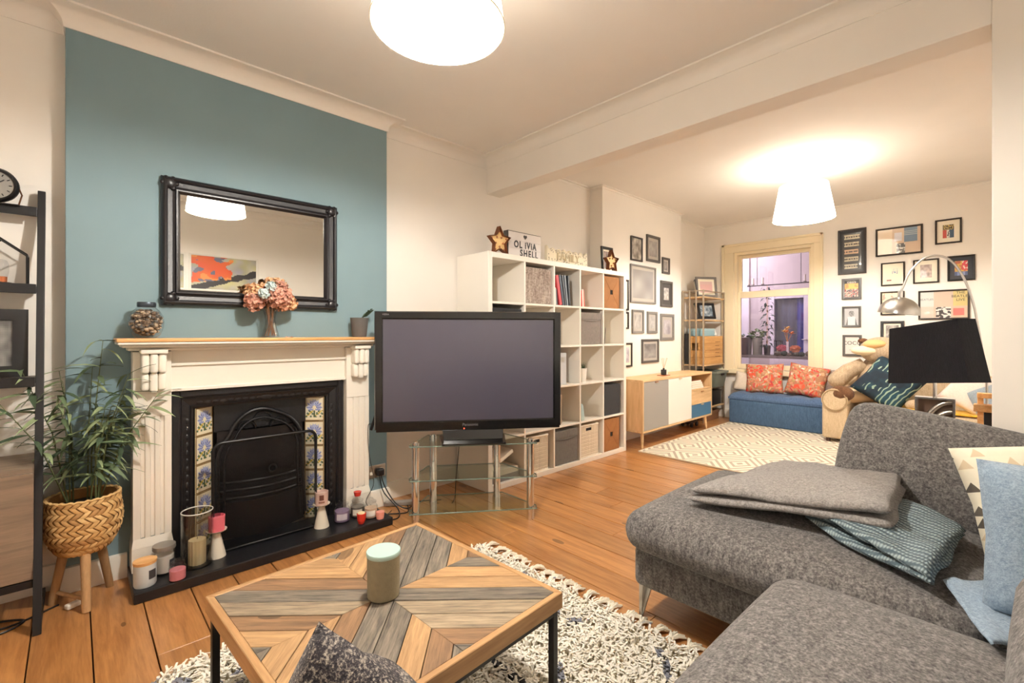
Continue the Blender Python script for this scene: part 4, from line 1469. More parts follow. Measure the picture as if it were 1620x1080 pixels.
# glass house lantern
zc = 1.4075
t = thing('glass_lantern', 'house shaped glass lantern with black edges on the ladder shelf', 'lantern', (-.232, 2.965, zc))
hw, hd, hh, hr = .082, .05, .135, .20
P = [(-hw, 0), (hw, 0), (hw, hh), (0, hr), (-hw, hh)]
edges = MB()
for y in (-hd, hd):
    q = [(x, y, max(.003, z)) for x, z in P]
    for k in range(5):
        edges.cyl(q[k], q[(k + 1) % 5], .0032, n=6)
for x, z in P:
    edges.cyl((x, -hd, max(.003, z)), (x, hd, max(.003, z)), .0032, n=6)
edges.build('metal_edge', BLACK, t, smooth=60)
for y in (-hd, hd):
    MB().add([(x, y, z + .002) for x, z in P], [(0, 1, 2, 3, 4)]).build('glass_pane', GLASS, t)
for k in (1, 2, 3, 4):
    a, b_ = P[k], P[(k + 1) % 5]
    MB().add([(a[0], -hd, a[1]), (b_[0], -hd, b_[1]), (b_[0], hd, b_[1]), (a[0], hd, a[1])], [(0, 1, 2, 3)]).build('glass_pane', GLASS, t)
t = thing('bottle_light', 'glass bulb ornament with a copper base inside the lantern', 'lamp', (-.228, 2.965, zc + .0065))
MB().lathe([(0, 0), (.028, 0), (.030, .006), (0, .006)], 20).build('saucer', mat('dark_saucer', (50, 40, 34), .5), t, smooth=40)
MB().lathe([(0, .006), (.017, .006), (.018, .03), (0, .03)], 18).build('copper_base', mat('bright_copper', (206, 116, 66), .3, metal=.7), t, smooth=40)
MB().shell([(.018, .028), (.022, .05), (.022, .085), (.016, .10), (0, .106)], 18).build('glass_dome', GLASS, t, smooth=60)
# black photo frame on the third shelf
t = frame('photo_frame', 'deep black photo frame on the ladder shelf', (-.265, 2.965, 1.0085 + .148), 0, .235, .295, .048, BLACK, None, 0, photo(7.1, (40, 40, 42), (150, 150, 146), 2.2), rx=PI / 2 - .1)
# litter under the shelf
cable('black cable coiled on the floor under the ladder shelf', [(-.30, 2.80, .0045), (-.22, 2.74, .0045), (-.15, 2.80, .0045), (-.24, 2.86, .0045), (-.32, 2.80, .02), (-.20, 2.78, .006), (-.05, 2.86, .0045)], .004)
t = thing('wall_adaptor', 'white charger block on the floor beneath the basket planter', 'charger', (-.005, 2.80, 0), (0, 0, .5))
MB().softbox(.05, .028, .022, .006, (0, 0, .0112), n=2).build('adaptor_body', TRIM, t, smooth=50)

# ================================================================== basket planter with bamboo
PX, PY = .032, 2.835
pl = thing('basket_planter', 'woven seagrass basket planter on splayed wooden legs', 'planter', (PX, PY, 0))
LEGW = wood('planter_leg_wood', (150, 118, 82), (186, 150, 108), 2, .5)
for k in range(3):
    a = [-1.52, .72, 2.60][k]
    p0 = Vector((.065 * math.cos(a), .065 * math.sin(a), .285)); p1 = Vector((.122 * math.cos(a), .122 * math.sin(a), 0))
    lg = MB().cyl(p1, p0, .0155, .019, n=14).build('leg', LEGW, pl, smooth=50)
MB().cyl((.105 * math.cos(-1.52), .105 * math.sin(-1.52), .05), (.105 * math.cos(2.60), .105 * math.sin(2.60), .05), .009, n=8).build('stretcher', LEGW, pl, smooth=50)
def bprof(t):
    return [.085, .108, .124, .131, .130, .124, .122][min(6, int(t * 6))] if t >= 1 else (lambda q, f_: q[0] * (1 - f_) + q[1] * f_)(([.085, .108, .124, .131, .130, .124, .122][int(t * 6):int(t * 6) + 2]), t * 6 - int(t * 6))
z0, z1 = .225, .475
prof = [(0, z0), (.06, z0)] + [(bprof(k / 12), z0 + .008 + (z1 - z0 - .008) * k / 12) for k in range(13)]
MB().lathe(prof + [(bprof(1) - .008, z1), (.11, z1 - .06), (0, z1 - .06)], 36).build('basket_body', mat('basket_core', (150, 108, 58), .85), pl, smooth=60)
# herringbone strands lying on the basket wall
BS = [mat('strand_a', (216, 178, 120), .7), mat('strand_b', (198, 156, 98), .7), mat('strand_c', (174, 132, 80), .75)]
rows, cols = 10, 30
sms = [MB(), MB(), MB()]
random.seed(2)
for r_ in range(rows):
    for c_ in range(cols):
        t0 = (r_ + .0) / rows; t1 = (r_ + 1.25) / rows
        a0 = 2 * PI * (c_ + (.0 if r_ % 2 else .0)) / cols
        da = (2 * PI / cols) * (1.15 if r_ % 2 else -1.15)
        pts = []
        for q in range(5):
            s_ = q / 4
            tt = min(1, t0 + (t1 - t0) * s_); a = a0 + da * s_
            R = bprof(tt) + .0015 + .0045 * math.sin(PI * s_)
            pts.append((R, a, z0 + .01 + (z1 - z0 - .01) * tt))
        w_ = .0085
        vs, fs = [], []
        for R, a, z in pts:
            for sd, off in ((-1, 0), (0, .0022), (1, 0)):
                aa = a + sd * w_ / R * .9
                vs.append(((R + off) * math.cos(aa), (R + off) * math.sin(aa), z - sd * .003 * (1 if r_ % 2 else -1)))
        for q in range(4):
            for e in range(2):
                fs.append((q * 3 + e, q * 3 + e + 1, q * 3 + e + 4, q * 3 + e + 3))
        sms[random.choice((0, 0, 1, 1, 2))].add(vs, fs)
for m, mt in zip(sms, BS):
    m.build('woven_strands', mt, pl, smooth=60, kind='stuff')
rim = []
for k in range(72):
    a = 2 * PI * k / 72
    rim.append((.124 * math.cos(a), .124 * math.sin(a), z1 + .003 * math.cos(k * 2.4)))
MB().tube(rim, .0065, 6, closed=True).build('rim', BS[0], pl, smooth=60)

bp = thing('bamboo_plant', 'bushy green bamboo plant growing in the basket planter', 'plant', (PX, PY, .415))
MB().lathe([(0, .0), (.105, .0), (.108, .02), (0, .028)], 24).build('soil', mat('potting_soil', (44, 34, 26), .95), bp, smooth=40)
random.seed(33)
LG = [mat('leaf_green', (94, 112, 80), .55), mat('leaf_dark', (66, 84, 62), .55), mat('leaf_pale', (138, 152, 112), .55)]
def leaf_mesh(i, L_, W_, droop):
    m = MB()
    rows_ = [(0, .15), (.18, .8), (.4, 1.0), (.65, .75), (.85, .38), (1, 0.02)]
    vs, fs = [], []
    for t_, w_ in rows_:
        z = -droop * L_ * t_ * t_
        vs += [(t_ * L_, -w_ * W_, z + .0018), (t_ * L_, 0, z), (t_ * L_, w_ * W_, z + .0018)]
    for q in range(5):
        for e in range(2):
            fs.append((q * 3 + e, q * 3 + e + 1, q * 3 + e + 4, q * 3 + e + 3))
    return m.add(vs, fs).mesh('leaf', LG[i % 3], smooth=60)
leaves = [leaf_mesh(i, .098 + .012 * (i % 3), .0092 + .0014 * (i % 2), .25 + .2 * (i % 4)) for i in range(6)]
def leaf_at(p, az, el, s_):
    o = place('leaf', random.choice(leaves), bp, p, (random.uniform(-.4, .4), -el, az))
    o.scale = (s_, s_, s_)
stems = []
for k in range(15):
    a = random.uniform(0, 2 * PI)
    lean = random.uniform(.10, .40); ht = random.uniform(.34, .66)
    if k == 0: a, lean, ht = .6, .10, .73
    if k == 1: a, lean, ht = -.15, .45, .46
    if k == 2: a, lean, ht = 3.5, .45, .50
    if k == 3: a, lean, ht = -1.2, .4, .45
    if k == 4: a, lean, ht = 2.9, .25, .60
    if abs(math.sin(a)) > .3 and math.sin(a) > 0:
        lean *= .4
    b0 = Vector((.05 * math.cos(a), .05 * math.sin(a), .02))
    tip = b0 + Vector((math.cos(a) * lean * ht, math.sin(a) * lean * ht, ht))
    mid = (b0 + tip) / 2 + Vector((-math.cos(a) * .02, -math.sin(a) * .02, .03))
    MB().tube([b0, b0.lerp(mid, .5), mid, mid.lerp(tip, .5), tip], [.0035, .003, .0028, .002, .0012], 5).build('stem', mat('bamboo_stem', (88, 96, 58), .6), bp, smooth=60)
    for q in range(13):
        s_ = .28 + .72 * q / 12
        p = b0.lerp(mid, s_ * 2) if s_ < .5 else mid.lerp(tip, s_ * 2 - 1)
        for w_ in range(1 if q % 3 else 2):
            az = a + random.uniform(-1.6, 1.6) if random.random() < .7 else random.uniform(0, 2 * PI)
            d = Vector((math.cos(az), math.sin(az)))
            if p.y + .12 * d.y > .10:
                az = -az
            leaf_at(p, az, random.uniform(-.2, .65), random.uniform(.75, 1.2))
# ================================================================== coffee table
TA = rad(3.0)
ct = thing('coffee_table', 'square coffee table of reclaimed wood on a black metal frame', 'coffee table', (.712, 1.335, 0), (0, 0, TA))
HT2, TS = .38, .395
EDGE = wood('table_edge', (156, 116, 74), (202, 160, 112), 0, .5, vary=.08)
for k in range(4):
    a = k * PI / 2
    MB().prism([(-TS, -TS), (TS, -TS), (TS - .02, -TS + .02), (-TS + .02, -TS + .02)], HT2 - .05, HT2 + .001).build('edge_strip', EDGE, ct, rot=(0, 0, a), bevel=.002, seg=1)
MB().box(-TS + .02, TS - .02, -TS + .02, TS - .02, HT2 - .045, HT2 - .016).build('top_core', mat('dark_core', (60, 44, 30), .8), ct)
TWOODS = [wood('reclaimed_grey', (54, 50, 46), (146, 134, 118), 0, .6, 2.4, .12, .3, knots=.10), wood('reclaimed_honey', (142, 106, 70), (200, 162, 116), 0, .55, 2.2, .10, .25, knots=.12),
          wood('reclaimed_brown', (98, 74, 54), (160, 124, 90), 0, .55, 2.2, .10, .25, knots=.12), wood('reclaimed_pale', (98, 86, 72), (180, 160, 132), 0, .6, 2.4, .10, .25, knots=.08)]
def clip(poly, nx, ny, d):             # keep nx*x+ny*y <= d
    out = []
    for i in range(len(poly)):
        a, b = poly[i], poly[(i + 1) % len(poly)]
        da = nx * a[0] + ny * a[1] - d; db = nx * b[0] + ny * b[1] - d
        if da <= 0:
            out.append(a)
        if (da < 0 < db) or (db < 0 < da):
            t_ = da / (da - db)
            out.append((a[0] + (b[0] - a[0]) * t_, a[1] + (b[1] - a[1]) * t_))
    return out
q_ = TS - .0205
seqs = {(-1, 1): [3, 1, 1, 2, 0, 3, 2, 1, 0], (1, 1): [2, 1, 0, 0, 0, 2, 1, 1, 0], (1, -1): [0, 2, 3, 3, 0, 1, 1, 0, 2], (-1, -1): [0, 1, 1, 2, 0, 0, 1, 2, 0]}
for (sx, sy), seq in seqs.items():
    sq = [(0, 0), (sx * q_, 0), (sx * q_, sy * q_), (0, sy * q_)]
    if sx * sy < 0:
        sq = sq[::-1]
    dx, dy = sx / math.sqrt(2), sy / math.sqrt(2)           # grain direction, out from the centre
    px, py = -dy, dx
    bw = .068
    edges_ = [-4.5 * bw + k * bw for k in range(10)]
    for k in range(9):
        lo_, hi_ = edges_[k], edges_[k + 1]
        pg = clip(sq, px, py, hi_ - .0008)
        pg = clip(pg, -px, -py, -lo_ - .0008) if len(pg) > 2 else pg
        if len(pg) < 3:
            continue
        cx = sum(p[0] for p in pg) / len(pg); cy = sum(p[1] for p in pg) / len(pg)
        an = math.atan2(dy, dx)
        loc_ = [((p[0] - cx) * dx + (p[1] - cy) * dy, (p[0] - cx) * px + (p[1] - cy) * py) for p in pg]
        ins_ = [(x * .9985, y * .985) for x, y in loc_]
        MB().prism(ins_, HT2 - .016, HT2 + random.uniform(-.0012, .0006)).build('plank', TWOODS[seq[k]], ct, loc=(cx, cy, 0), rot=(0, 0, an), bevel=.0012, seg=1)
LI = TS - .022
for sx in (-1, 1):
    for sy in (-1, 1):
        MB().box(sx * LI - .011, sx * LI + .011, sy * LI - .011, sy * LI + .011, .034, HT2 - .05).build('leg', BLACK, ct, bevel=.002)
for s_ in (-1, 1):
    MB().box(s_ * LI - .011, s_ * LI + .011, -LI - .011, LI + .011, .012, .034).build('floor_rail', BLACK, ct, bevel=.002)
    MB().box(-LI + .011, LI - .011, s_ * LI - .011, s_ * LI + .011, HT2 - .07, HT2 - .05).build('apron_rail', BLACK, ct, bevel=.002)

t = thing('candle_tin', 'beige cylindrical candle pot with pale mint lid on the table', 'candle', (.705, 1.335, HT2 + .0015))
MB().lathe([(0, 0), (.046, 0), (.049, .003), (.050, .128), (0, .128)], 32).build('pot', mat('beige_pot', (142, 134, 110), .5, var=.08, vscale=60, bmp=.2, bscale=200), t, smooth=40)
MB().lathe([(0, .128), (.0515, .128), (.052, .131), (.052, .139), (.0505, .141), (0, .141)], 32).build('lid', mat('mint_lid', (176, 204, 196), .4), t, smooth=40)

# ================================================================== shaggy rug
R0, R1, RV0, RV1 = .20, 1.66, -.02, 2.0
rg = thing('shag_rug', 'cream shaggy rug with grey motif and tasselled edge under the table', 'rug', ((R0 + R1) / 2, (RV0 + RV1) / 2, 0))
RCX, RCY = (R0 + R1) / 2, (RV0 + RV1) / 2
m_, nt, b = newmat('shag_pile')
v = coords(nt, 'Object')
sp = nt.nodes.new('ShaderNodeSeparateXYZ'); L(nt, v, sp.inputs[0])
wob = math_(nt, 'MULTIPLY', noise(nt, v, 5.0, 2), .12)
def tri(s_):
    f_ = math_(nt, 'FRACT', s_)
    return math_(nt, 'ABSOLUTE', math_(nt, 'SUBTRACT', f_, .5))
d1 = tri(math_(nt, 'ADD', math_(nt, 'MULTIPLY', math_(nt, 'ADD', sp.outputs[0], sp.outputs[1]), 1.9), wob))
d2 = tri(math_(nt, 'ADD', math_(nt, 'MULTIPLY', math_(nt, 'SUBTRACT', sp.outputs[0], sp.outputs[1]), 1.9), wob))
dm = math_(nt, 'MINIMUM', d1, d2)
line = math_(nt, 'LESS_THAN', dm, .042)
br = math_(nt, 'GREATER_THAN', noise(nt, v, 11.0, 2), .53)
tone = ramp(nt, noise(nt, v, 90, 2), [(.3, lin((236, 228, 210))), (.7, lin((252, 248, 238)))])
L(nt, mixcol(nt, math_(nt, 'MULTIPLY', line, br), tone, lin((128, 130, 140))), b.inputs['Base Color'])
b.inputs['Roughness'].default_value = .95
b.inputs['Specular IOR Level'].default_value = .1
MB().box(R0 - RCX, R1 - RCX, RV0 - RCY, RV1 - RCY, .001, .010).build('backing', mat('rug_backing', (190, 178, 150), .95), rg)
random.seed(77)
vs, fs = [], []
nb = 26000
for k in range(nb):
    x = random.uniform(R0 + .004, R1 - .004) - RCX; y = random.uniform(RV0 + .004, RV1 - .004) - RCY
    a = random.uniform(0, 2 * PI); ln = random.uniform(.026, .048); lean = random.uniform(.5, 1.3)
    w_ = random.uniform(.0026, .0050)
    dx, dy = math.cos(a), math.sin(a); px, py = -dy * w_, dx * w_
    z0 = .009
    h1, h2 = ln * .6, ln * (1 - .35 * lean)
    f1, f2 = ln * .25 * lean, ln * .85 * lean
    n = len(vs)
    vs += [(x - px, y - py, z0), (x + px, y + py, z0), (x + dx * f1 - px, y + dy * f1 - py, z0 + h1), (x + dx * f1 + px, y + dy * f1 + py, z0 + h1),
           (x + dx * f2 - px * .8, y + dy * f2 - py * .8, z0 + h2), (x + dx * f2 + px * .8, y + dy * f2 + py * .8, z0 + h2)]
    fs += [(n, n + 1, n + 3, n + 2), (n + 2, n + 3, n + 5, n + 4)]
me = bpy.data.meshes.new('pile'); me.from_pydata(vs, [], fs); me.materials.append(m_); me.update()
o = place('pile', me, rg); o['kind'] = 'stuff'
# tassels along the end beside the sofa
TAS = mat('tassel_wool', (238, 230, 210), .9, bmp=.3, bscale=300)
def tassel_mesh(sd):
    random.seed(sd)
    m = MB()
    m.ball((.006, 0, .010), (.012, .010, .009), 8, 6)
    for k in range(14):
        a = random.uniform(-.6, .6); ln = random.uniform(.034, .055)
        m.tube([(.010, .004 * a, .012), (.010 + ln * .5 * math.cos(a), ln * .5 * math.sin(a), .013 + random.uniform(-.004, .004)), (.010 + ln * math.cos(a), ln * math.sin(a), .005)], [.004, .0045, .003], 5)
    return m.mesh('tassel', TAS, smooth=60)
tms = [tassel_mesh(k) for k in range(5)]
nT = 30
for k in range(nT):
    y = RV1 - .02 - (RV1 - RV0 - .04) * k / (nT - 1)
    o = place('tassel', tms[k % 5], rg, (R1 - RCX + .014, y - RCY, 0), (0, 0, random.uniform(-.35, .35)))
    o.scale = (1.25, 1.35, 1.3)

# ================================================================== corner sofa
SF = fabric('sofa_tweed', (64, 62, 62), (106, 103, 101), 150, .95, .7, (150, 146, 143))
so = thing('corner_sofa', 'grey tweed corner sofa with loose cushions and steel legs', 'sofa', (1.9, .3, 0))
SX, SY = 1.9, .3
def sbox(name, u0, u1, v0, v1, z0, z1, r, bulge=0.0, n=12):
    return MB().softbox(u1 - u0, v1 - v0, z1 - z0, r, ((u0 + u1) / 2 - SX, (v0 + v1) / 2 - SY, (z0 + z1) / 2), n=n, bulge=bulge).build(name, SF, so, smooth=70)
sbox('seat_base', 1.71, 2.565, .045, 1.075, .145, .315, .03)
sbox('seat_base', .12, 1.705, -.30, .45, .145, .315, .03)
sbox('seat_base', 1.71, 2.56, -.30, .04, .145, .315, .03)
sbox('seat_cushion', 1.63, 2.565, .02, 1.085, .318, .475, .075, .028, 16)
sbox('seat_cushion', .12, 1.575, -.12, .485, .318, .488, .082, .03, 16)
sbox('seat_cushion', 1.64, 2.56, -.30, .015, .318, .465, .05, .015)
sbox('back_frame', .12, 2.56, -.49, -.31, .145, .70, .05, .0, 14)
sbox('arm_frame', .0, .115, -.49, .43, .145, .60, .05)
# loose back cushions
def lcush(name, w, h, t_, loc, rot, mt=SF, n=16):
    return MB().softbox(w, h, t_, .07, n=n, bulge=.03).build(name, mt, so, smooth=70, loc=(loc[0] - SX, loc[1] - SY, loc[2]), rot=rot)
MB().softbox(.95, .39, .13, .055, n=16, bulge=.04).build('back_cushion', SF, so, smooth=70, loc=(2.465 - SX, .01 - SY, .628), rot=(PI / 2 - .16, .18, -PI / 2))
lcush('back_cushion', 1.05, .34, .20, (.80, -.14, .625), (PI / 2 - .22, 0, 0))
lcush('back_cushion', .90, .34, .18, (1.92, -.205, .655), (PI / 2 - .18, 0, 0))
def sleg(u, v, du, dv):
    m = MB()
    m.add([(u - SX - .03, v - SY - .004, .145), (u - SX + .03, v - SY - .004, .145), (u - SX + .03, v - SY + .004, .145), (u - SX - .03, v - SY + .004, .145),
           (u + du - SX - .007, v + dv - SY - .004, 0), (u + du - SX + .007, v + dv - SY - .004, 0), (u + du - SX + .007, v + dv - SY + .004, 0), (u + du - SX - .007, v + dv - SY + .004, 0)],
          [(0, 1, 2, 3), (7, 6, 5, 4), (0, 4, 5, 1), (1, 5, 6, 2), (2, 6, 7, 3), (3, 7, 4, 0)])
    m.add([(u - SX - .004, v - SY - .03, .145), (u - SX + .004, v - SY - .03, .145), (u - SX + .004, v - SY + .03, .145), (u - SX - .004, v - SY + .03, .145),
           (u + du - SX - .004, v + dv - SY - .007, 0), (u + du - SX + .004, v + dv - SY - .007, 0), (u + du - SX + .004, v + dv - SY + .007, 0), (u + du - SX - .004, v + dv - SY + .007, 0)],
          [(0, 1, 2, 3), (7, 6, 5, 4), (0, 4, 5, 1), (1, 5, 6, 2), (2, 6, 7, 3), (3, 7, 4, 0)])
    m.build('leg', STEEL, so)
for q in ((1.765, 1.045, -.012, .015), (2.50, 1.03, .02, .02), (2.50, -.25, .02, -.02), (.2, -.25, -.02, -.02), (.2, .38, -.02, .02), (1.55, .41, -.02, .02)):
    sleg(*q)

# throws lying on the seat
def throw(name, label, corners, th, mt, amp=.012, layers=2, seed=1.0, nx=36, ny=24, lift=0.0):
    A, B_, C_, D_ = [Vector(c) for c in corners]
    t = thing(name, label, 'blanket', tuple((A + B_ + C_ + D_) / 4))
    O = (A + B_ + C_ + D_) / 4
    for ly in range(layers):
        sh = .02 * ly
        vs, fs, ind = [], [], {}
        m = MB()
        def P(i, j, side):
            u_, v_ = i / nx, j / ny
            e = 1 - max(abs(2 * u_ - 1) ** 18, abs(2 * v_ - 1) ** 14)
            p = A.lerp(B_, u_).lerp(D_.lerp(C_, u_), v_) - O
            p.z += ly * th * 1.05
            k = 1 - sh * ly
            p.x *= k; p.y *= k
            w_ = nz(u_ * 3 + seed, v_ * 2.5, ly + seed) * amp + nz(u_ * 7, v_ * 7 + seed, 4 + ly) * amp * .4
            p.z += w_ + lift * math.sin(PI * u_) * math.sin(PI * v_)
            p.z += side * th / 2 * math.sqrt(max(0, e))
            p.x += nz(v_ * 3, seed + ly, 2) * .012; p.y += nz(u_ * 3, seed + ly, 9) * .012
            return p
        m.grid(nx, ny, lambda a, b: P(a * nx, b * ny, 1))
        m.grid(nx, ny, lambda a, b: P(a * nx, b * ny, -1), flip=True)
        bmw = bmesh.new()
        me_ = bpy.data.meshes.new('fold')
        me_.from_pydata(m.v, [], m.f)
        bmw.from_mesh(me_)
        bmesh.ops.remove_doubles(bmw, verts=bmw.verts, dist=.0006)
        bmesh.ops.recalc_face_normals(bmw, faces=bmw.faces)
        bmw.to_mesh(me_); bmw.free()
        me_.materials.append(mt)
        me_.polygons.foreach_set('use_smooth', [True] * len(me_.polygons))
        place('fold', me_, t)
    return t
GT = fabric('grey_wool_throw', (118, 114, 112), (166, 161, 157), 160, .95, .8)
def knit(name, c1, c2):
    m, nt, b = newmat(name)
    v = coords(nt, 'Object', (1, 1, 1), (0, 0, .35))
    w1 = nt.nodes.new('ShaderNodeTexWave'); w1.inputs['Scale'].default_value = 15; w1.inputs['Distortion'].default_value = 1.5; w1.inputs['Detail'].default_value = 2
    L(nt, v, w1.inputs['Vector'])
    w2 = nt.nodes.new('ShaderNodeTexWave'); w2.bands_direction = 'Y'; w2.inputs['Scale'].default_value = 34; w2.inputs['Distortion'].default_value = 2
    L(nt, v, w2.inputs['Vector'])
    f_ = math_(nt, 'MULTIPLY', w1.outputs['Fac'], math_(nt, 'MULTIPLY_ADD', w2.outputs['Fac'], .6, .4))
    L(nt, ramp(nt, f_, [(.1, lin(c1)), (.7, lin(c2))]), b.inputs['Base Color'])
    b.inputs['Roughness'].default_value = .95
    bump(nt, b, f_, .9, .006)
    return m
KN = knit('teal_knit', (84, 100, 108), (164, 180, 184))
throw('knitted_throw', 'blue-grey knitted throw hanging from under the folded blanket', [(1.93, .50, .535), (2.36, .40, .54), (2.16, .09, .53), (1.66, .13, .525)], .028, KN, .02, 2, 3.3)
throw('folded_blanket', 'light grey folded wool blanket lying across the sofa seat', [(1.81, .90, .525), (2.50, .74, .545), (2.37, .27, .60), (1.88, .24, .592)], .034, GT, .010, 2, 1.2, lift=.012)

# scatter cushions at the end of the sofa
def geo_mat():
    m, nt, b = newmat('triangle_print')
    v = coords(nt, 'Object', (28, 28, 28))
    sp = nt.nodes.new('ShaderNodeSeparateXYZ'); L(nt, v, sp.inputs[0])
    fx = math_(nt, 'FRACT', math_(nt, 'ADD', sp.outputs[0], 50)); fy = math_(nt, 'FRACT', math_(nt, 'ADD', sp.outputs[1], 50))
    cx = math_(nt, 'FLOOR', math_(nt, 'ADD', sp.outputs[0], 50)); cy = math_(nt, 'FLOOR', math_(nt, 'ADD', sp.outputs[1], 50))
    up = math_(nt, 'LESS_THAN', fy, math_(nt, 'MULTIPLY', math_(nt, 'SUBTRACT', .5, math_(nt, 'ABSOLUTE', math_(nt, 'SUBTRACT', fx, .5))), 1.7))
    wn = nt.nodes.new('ShaderNodeTexWhiteNoise'); wn.noise_dimensions = '2D'
    cb = nt.nodes.new('ShaderNodeCombineXYZ'); L(nt, cx, cb.inputs[0]); L(nt, cy, cb.inputs[1]); L(nt, cb.outputs[0], wn.inputs[0])
    c_ = ramp(nt, wn.outputs['Value'], [(.0, lin((92, 84, 74))), (.22, lin((96, 88, 78))), (.23, lin((214, 196, 164))), (.6, lin((228, 214, 186))), (.61, lin((236, 228, 206))), (1, lin((238, 230, 210)))])
    nr = c_.node; nr.color_ramp.interpolation = 'CONSTANT'
    L(nt, mixcol(nt, up, lin((238, 230, 208)), c_), b.inputs['Base Color'])
    b.inputs['Roughness'].default_value = .9
    return m
t = thing('scatter_cushion', 'cream cushion with grey triangle print on the sofa', 'cushion', (2.16, -.125, .495))
MB().pillow(.44, .36, .15, wob=.012).build('cushion_cover', geo_mat(), t, smooth=80, loc=(0, 0, .195), rot=(PI / 2 - .30, -.22, -PI / 2 + .2))
t = thing('scatter_cushion', 'pale denim blue cushion in front of the triangle cushion', 'cushion', (1.75, -.16, .505))
DEN = fabric('denim_blue', (118, 138, 158), (160, 178, 194), 240, .95, .5)
MB().pillow(.42, .38, .15, wob=.012).build('cushion_cover', DEN, t, smooth=80, loc=(0, 0, .175), rot=(PI / 2 - .18, 0, -PI / 2 + .18))
throw('blue_throw', 'pale blue cloth spread on the seat under the denim cushion', [(1.78, .12, .507), (1.92, .0, .507), (1.62, -.10, .507), (1.45, .02, .515)], .012, DEN, .010, 1, 8.8)

# ================================================================== tweed cushion nearest the camera
TWD = fabric('dark_tweed', (22, 20, 26), (58, 54, 58), 250, .95, .9, (188, 178, 164))
t = thing('floor_pouffe', 'low square grey pouffe on the rug before the coffee table', 'pouffe', (.36, .70, .03))
MB().softbox(.36, .36, .138, .05, (0, 0, .07), n=8).build('padded_seat', SF, t, smooth=70)
t = thing('tweed_cushion', 'dark speckled tweed cushion standing point up before the table', 'cushion', (.285, .70, .1695))
MB().pillow(.42, .42, .15, n=24, pinch=.10, wob=.035).build('cushion_cover', TWD, t, smooth=80, loc=(.035, -.02, .292), rot=(PI / 2 - .05, rad(32), rad(-40)))
# ================================================================== sideboard
OAK = wood('light_oak', (196, 158, 112), (228, 194, 148), 0, .5, vary=.04)
sb = thing('sideboard', 'oak sideboard with grey, white and blue fronts on tapered legs', 'sideboard', (4.25, 2.55, 0))
SBW, SBD, Z0, Z1 = 1.64, .345, .165, .715
def sp(name, x0, x1, y0, y1, z0, z1, mt=OAK, par=sb, bev=.002):
    return MB().box(x0, x1, y0, y1, z0, z1).build(name, mt, par, bevel=bev, seg=1)
sp('top_panel', 0, SBW, 0, SBD, Z1 - .022, Z1)
sp('bottom_panel', 0, SBW, 0, SBD, Z0, Z0 + .022)
OAKV = wood('light_oak_upright', (196, 158, 112), (228, 194, 148), 2, .5, vary=.04)
sp('side_panel', 0, .022, 0, SBD, Z0 + .022, Z1 - .022, OAKV)
sp('side_panel', SBW - .022, SBW, 0, SBD, Z0 + .022, Z1 - .022, OAKV)
sp('back_panel', .022, SBW - .022, SBD - .01, SBD, Z0 + .022, Z1 - .022)
a1_, a2_ = .535, 1.085
sp('divider', a2_ - .01, a2_ + .01, .02, SBD - .01, Z0 + .022, Z1 - .022)
def notch_handle(par, x, z, mt):
    MB().box(x - .028, x + .028, -.012, .004, z - .004, z + .006).build('handle', mt, par, bevel=.003)
d = sp('door', .024, a1_ - .001, .001, .02, Z0 + .024, Z1 - .026, mat('grey_lacquer', (158, 154, 148), .4)); notch_handle(d, .27, Z1 - .034, mat('tan_pull', (170, 120, 84), .5))
d = sp('door', a1_ + .001, a2_ - .002, .001, .02, Z0 + .024, Z1 - .026, mat('white_lacquer', (238, 233, 224), .35)); notch_handle(d, .80, Z1 - .034, mat('cream_pull', (214, 190, 150), .5))
zs = [Z0 + .024, Z0 + .178, Z0 + .345]
d = sp('drawer', a2_ + .004, SBW - .024, .001, .25, zs[0], zs[1] - .003, mat('blue_lacquer', (70, 112, 146), .4)); notch_handle(d, 1.36, zs[1] - .012, OAK)
d = sp('drawer', a2_ + .004, SBW - .024, .001, .25, zs[1], zs[2] - .003, OAK); notch_handle(d, 1.36, zs[2] - .02, MATS['tan_pull'])
sp('inner_shelf', a2_ + .01, SBW - .022, .01, SBD - .01, zs[2], zs[2] + .012)
for x, y in ((.05, .04), (SBW - .12, .04), (.05, SBD - .05), (SBW - .12, SBD - .05)):
    MB().cyl((x - (.02 if x < .5 else -.015), y - (.015 if y < .1 else -.01), 0), (x, y, Z0), .010, .019, n=12).build('leg', OAK, sb, smooth=50)
random.seed(12)
for k, (c, lb_) in enumerate((((226, 214, 192), 'white'), ((206, 186, 160), 'sand'), ((232, 224, 208), 'cream'), ((186, 128, 98), 'terracotta'))):
    t = thing('book', lb_ + ' book lying in the open bay of the sideboard', 'book', (4.25 + a2_ + .05 + .02 * random.random(), 2.55 + .03, zs[2] + .0126 + k * .0256))
    MB().box(0, .32 - .02 * k, 0, .22, 0, .025).build('cover', mat('sb_cover%d' % k, c, .55), t, bevel=.002)
    MB().box(.003, .317 - .02 * k, -.0006, .21, .003, .022).build('pages', PAPER, t)
t = thing('reed_diffuser', 'dark reed diffuser bottle on a copper tray on the sideboard', 'diffuser', (4.93, 2.69, Z1))
MB().box(-.07, .07, -.045, .045, 0, .008).build('tray', mat('copper_tray', (190, 110, 70), .35, metal=.6), t, bevel=.002)
MB().softbox(.05, .05, .06, .008, (0, 0, .0395), n=2).build('bottle', mat('smoked_glass', (50, 52, 58), .15), t, smooth=50)
MB().cyl((0, 0, .068), (0, 0, .085), .012, n=12).build('collar', BLACK, t, smooth=50)
MB().box(.03, .06, -.02, .02, .0085, .055).build('carton', PAPER, t, bevel=.001)
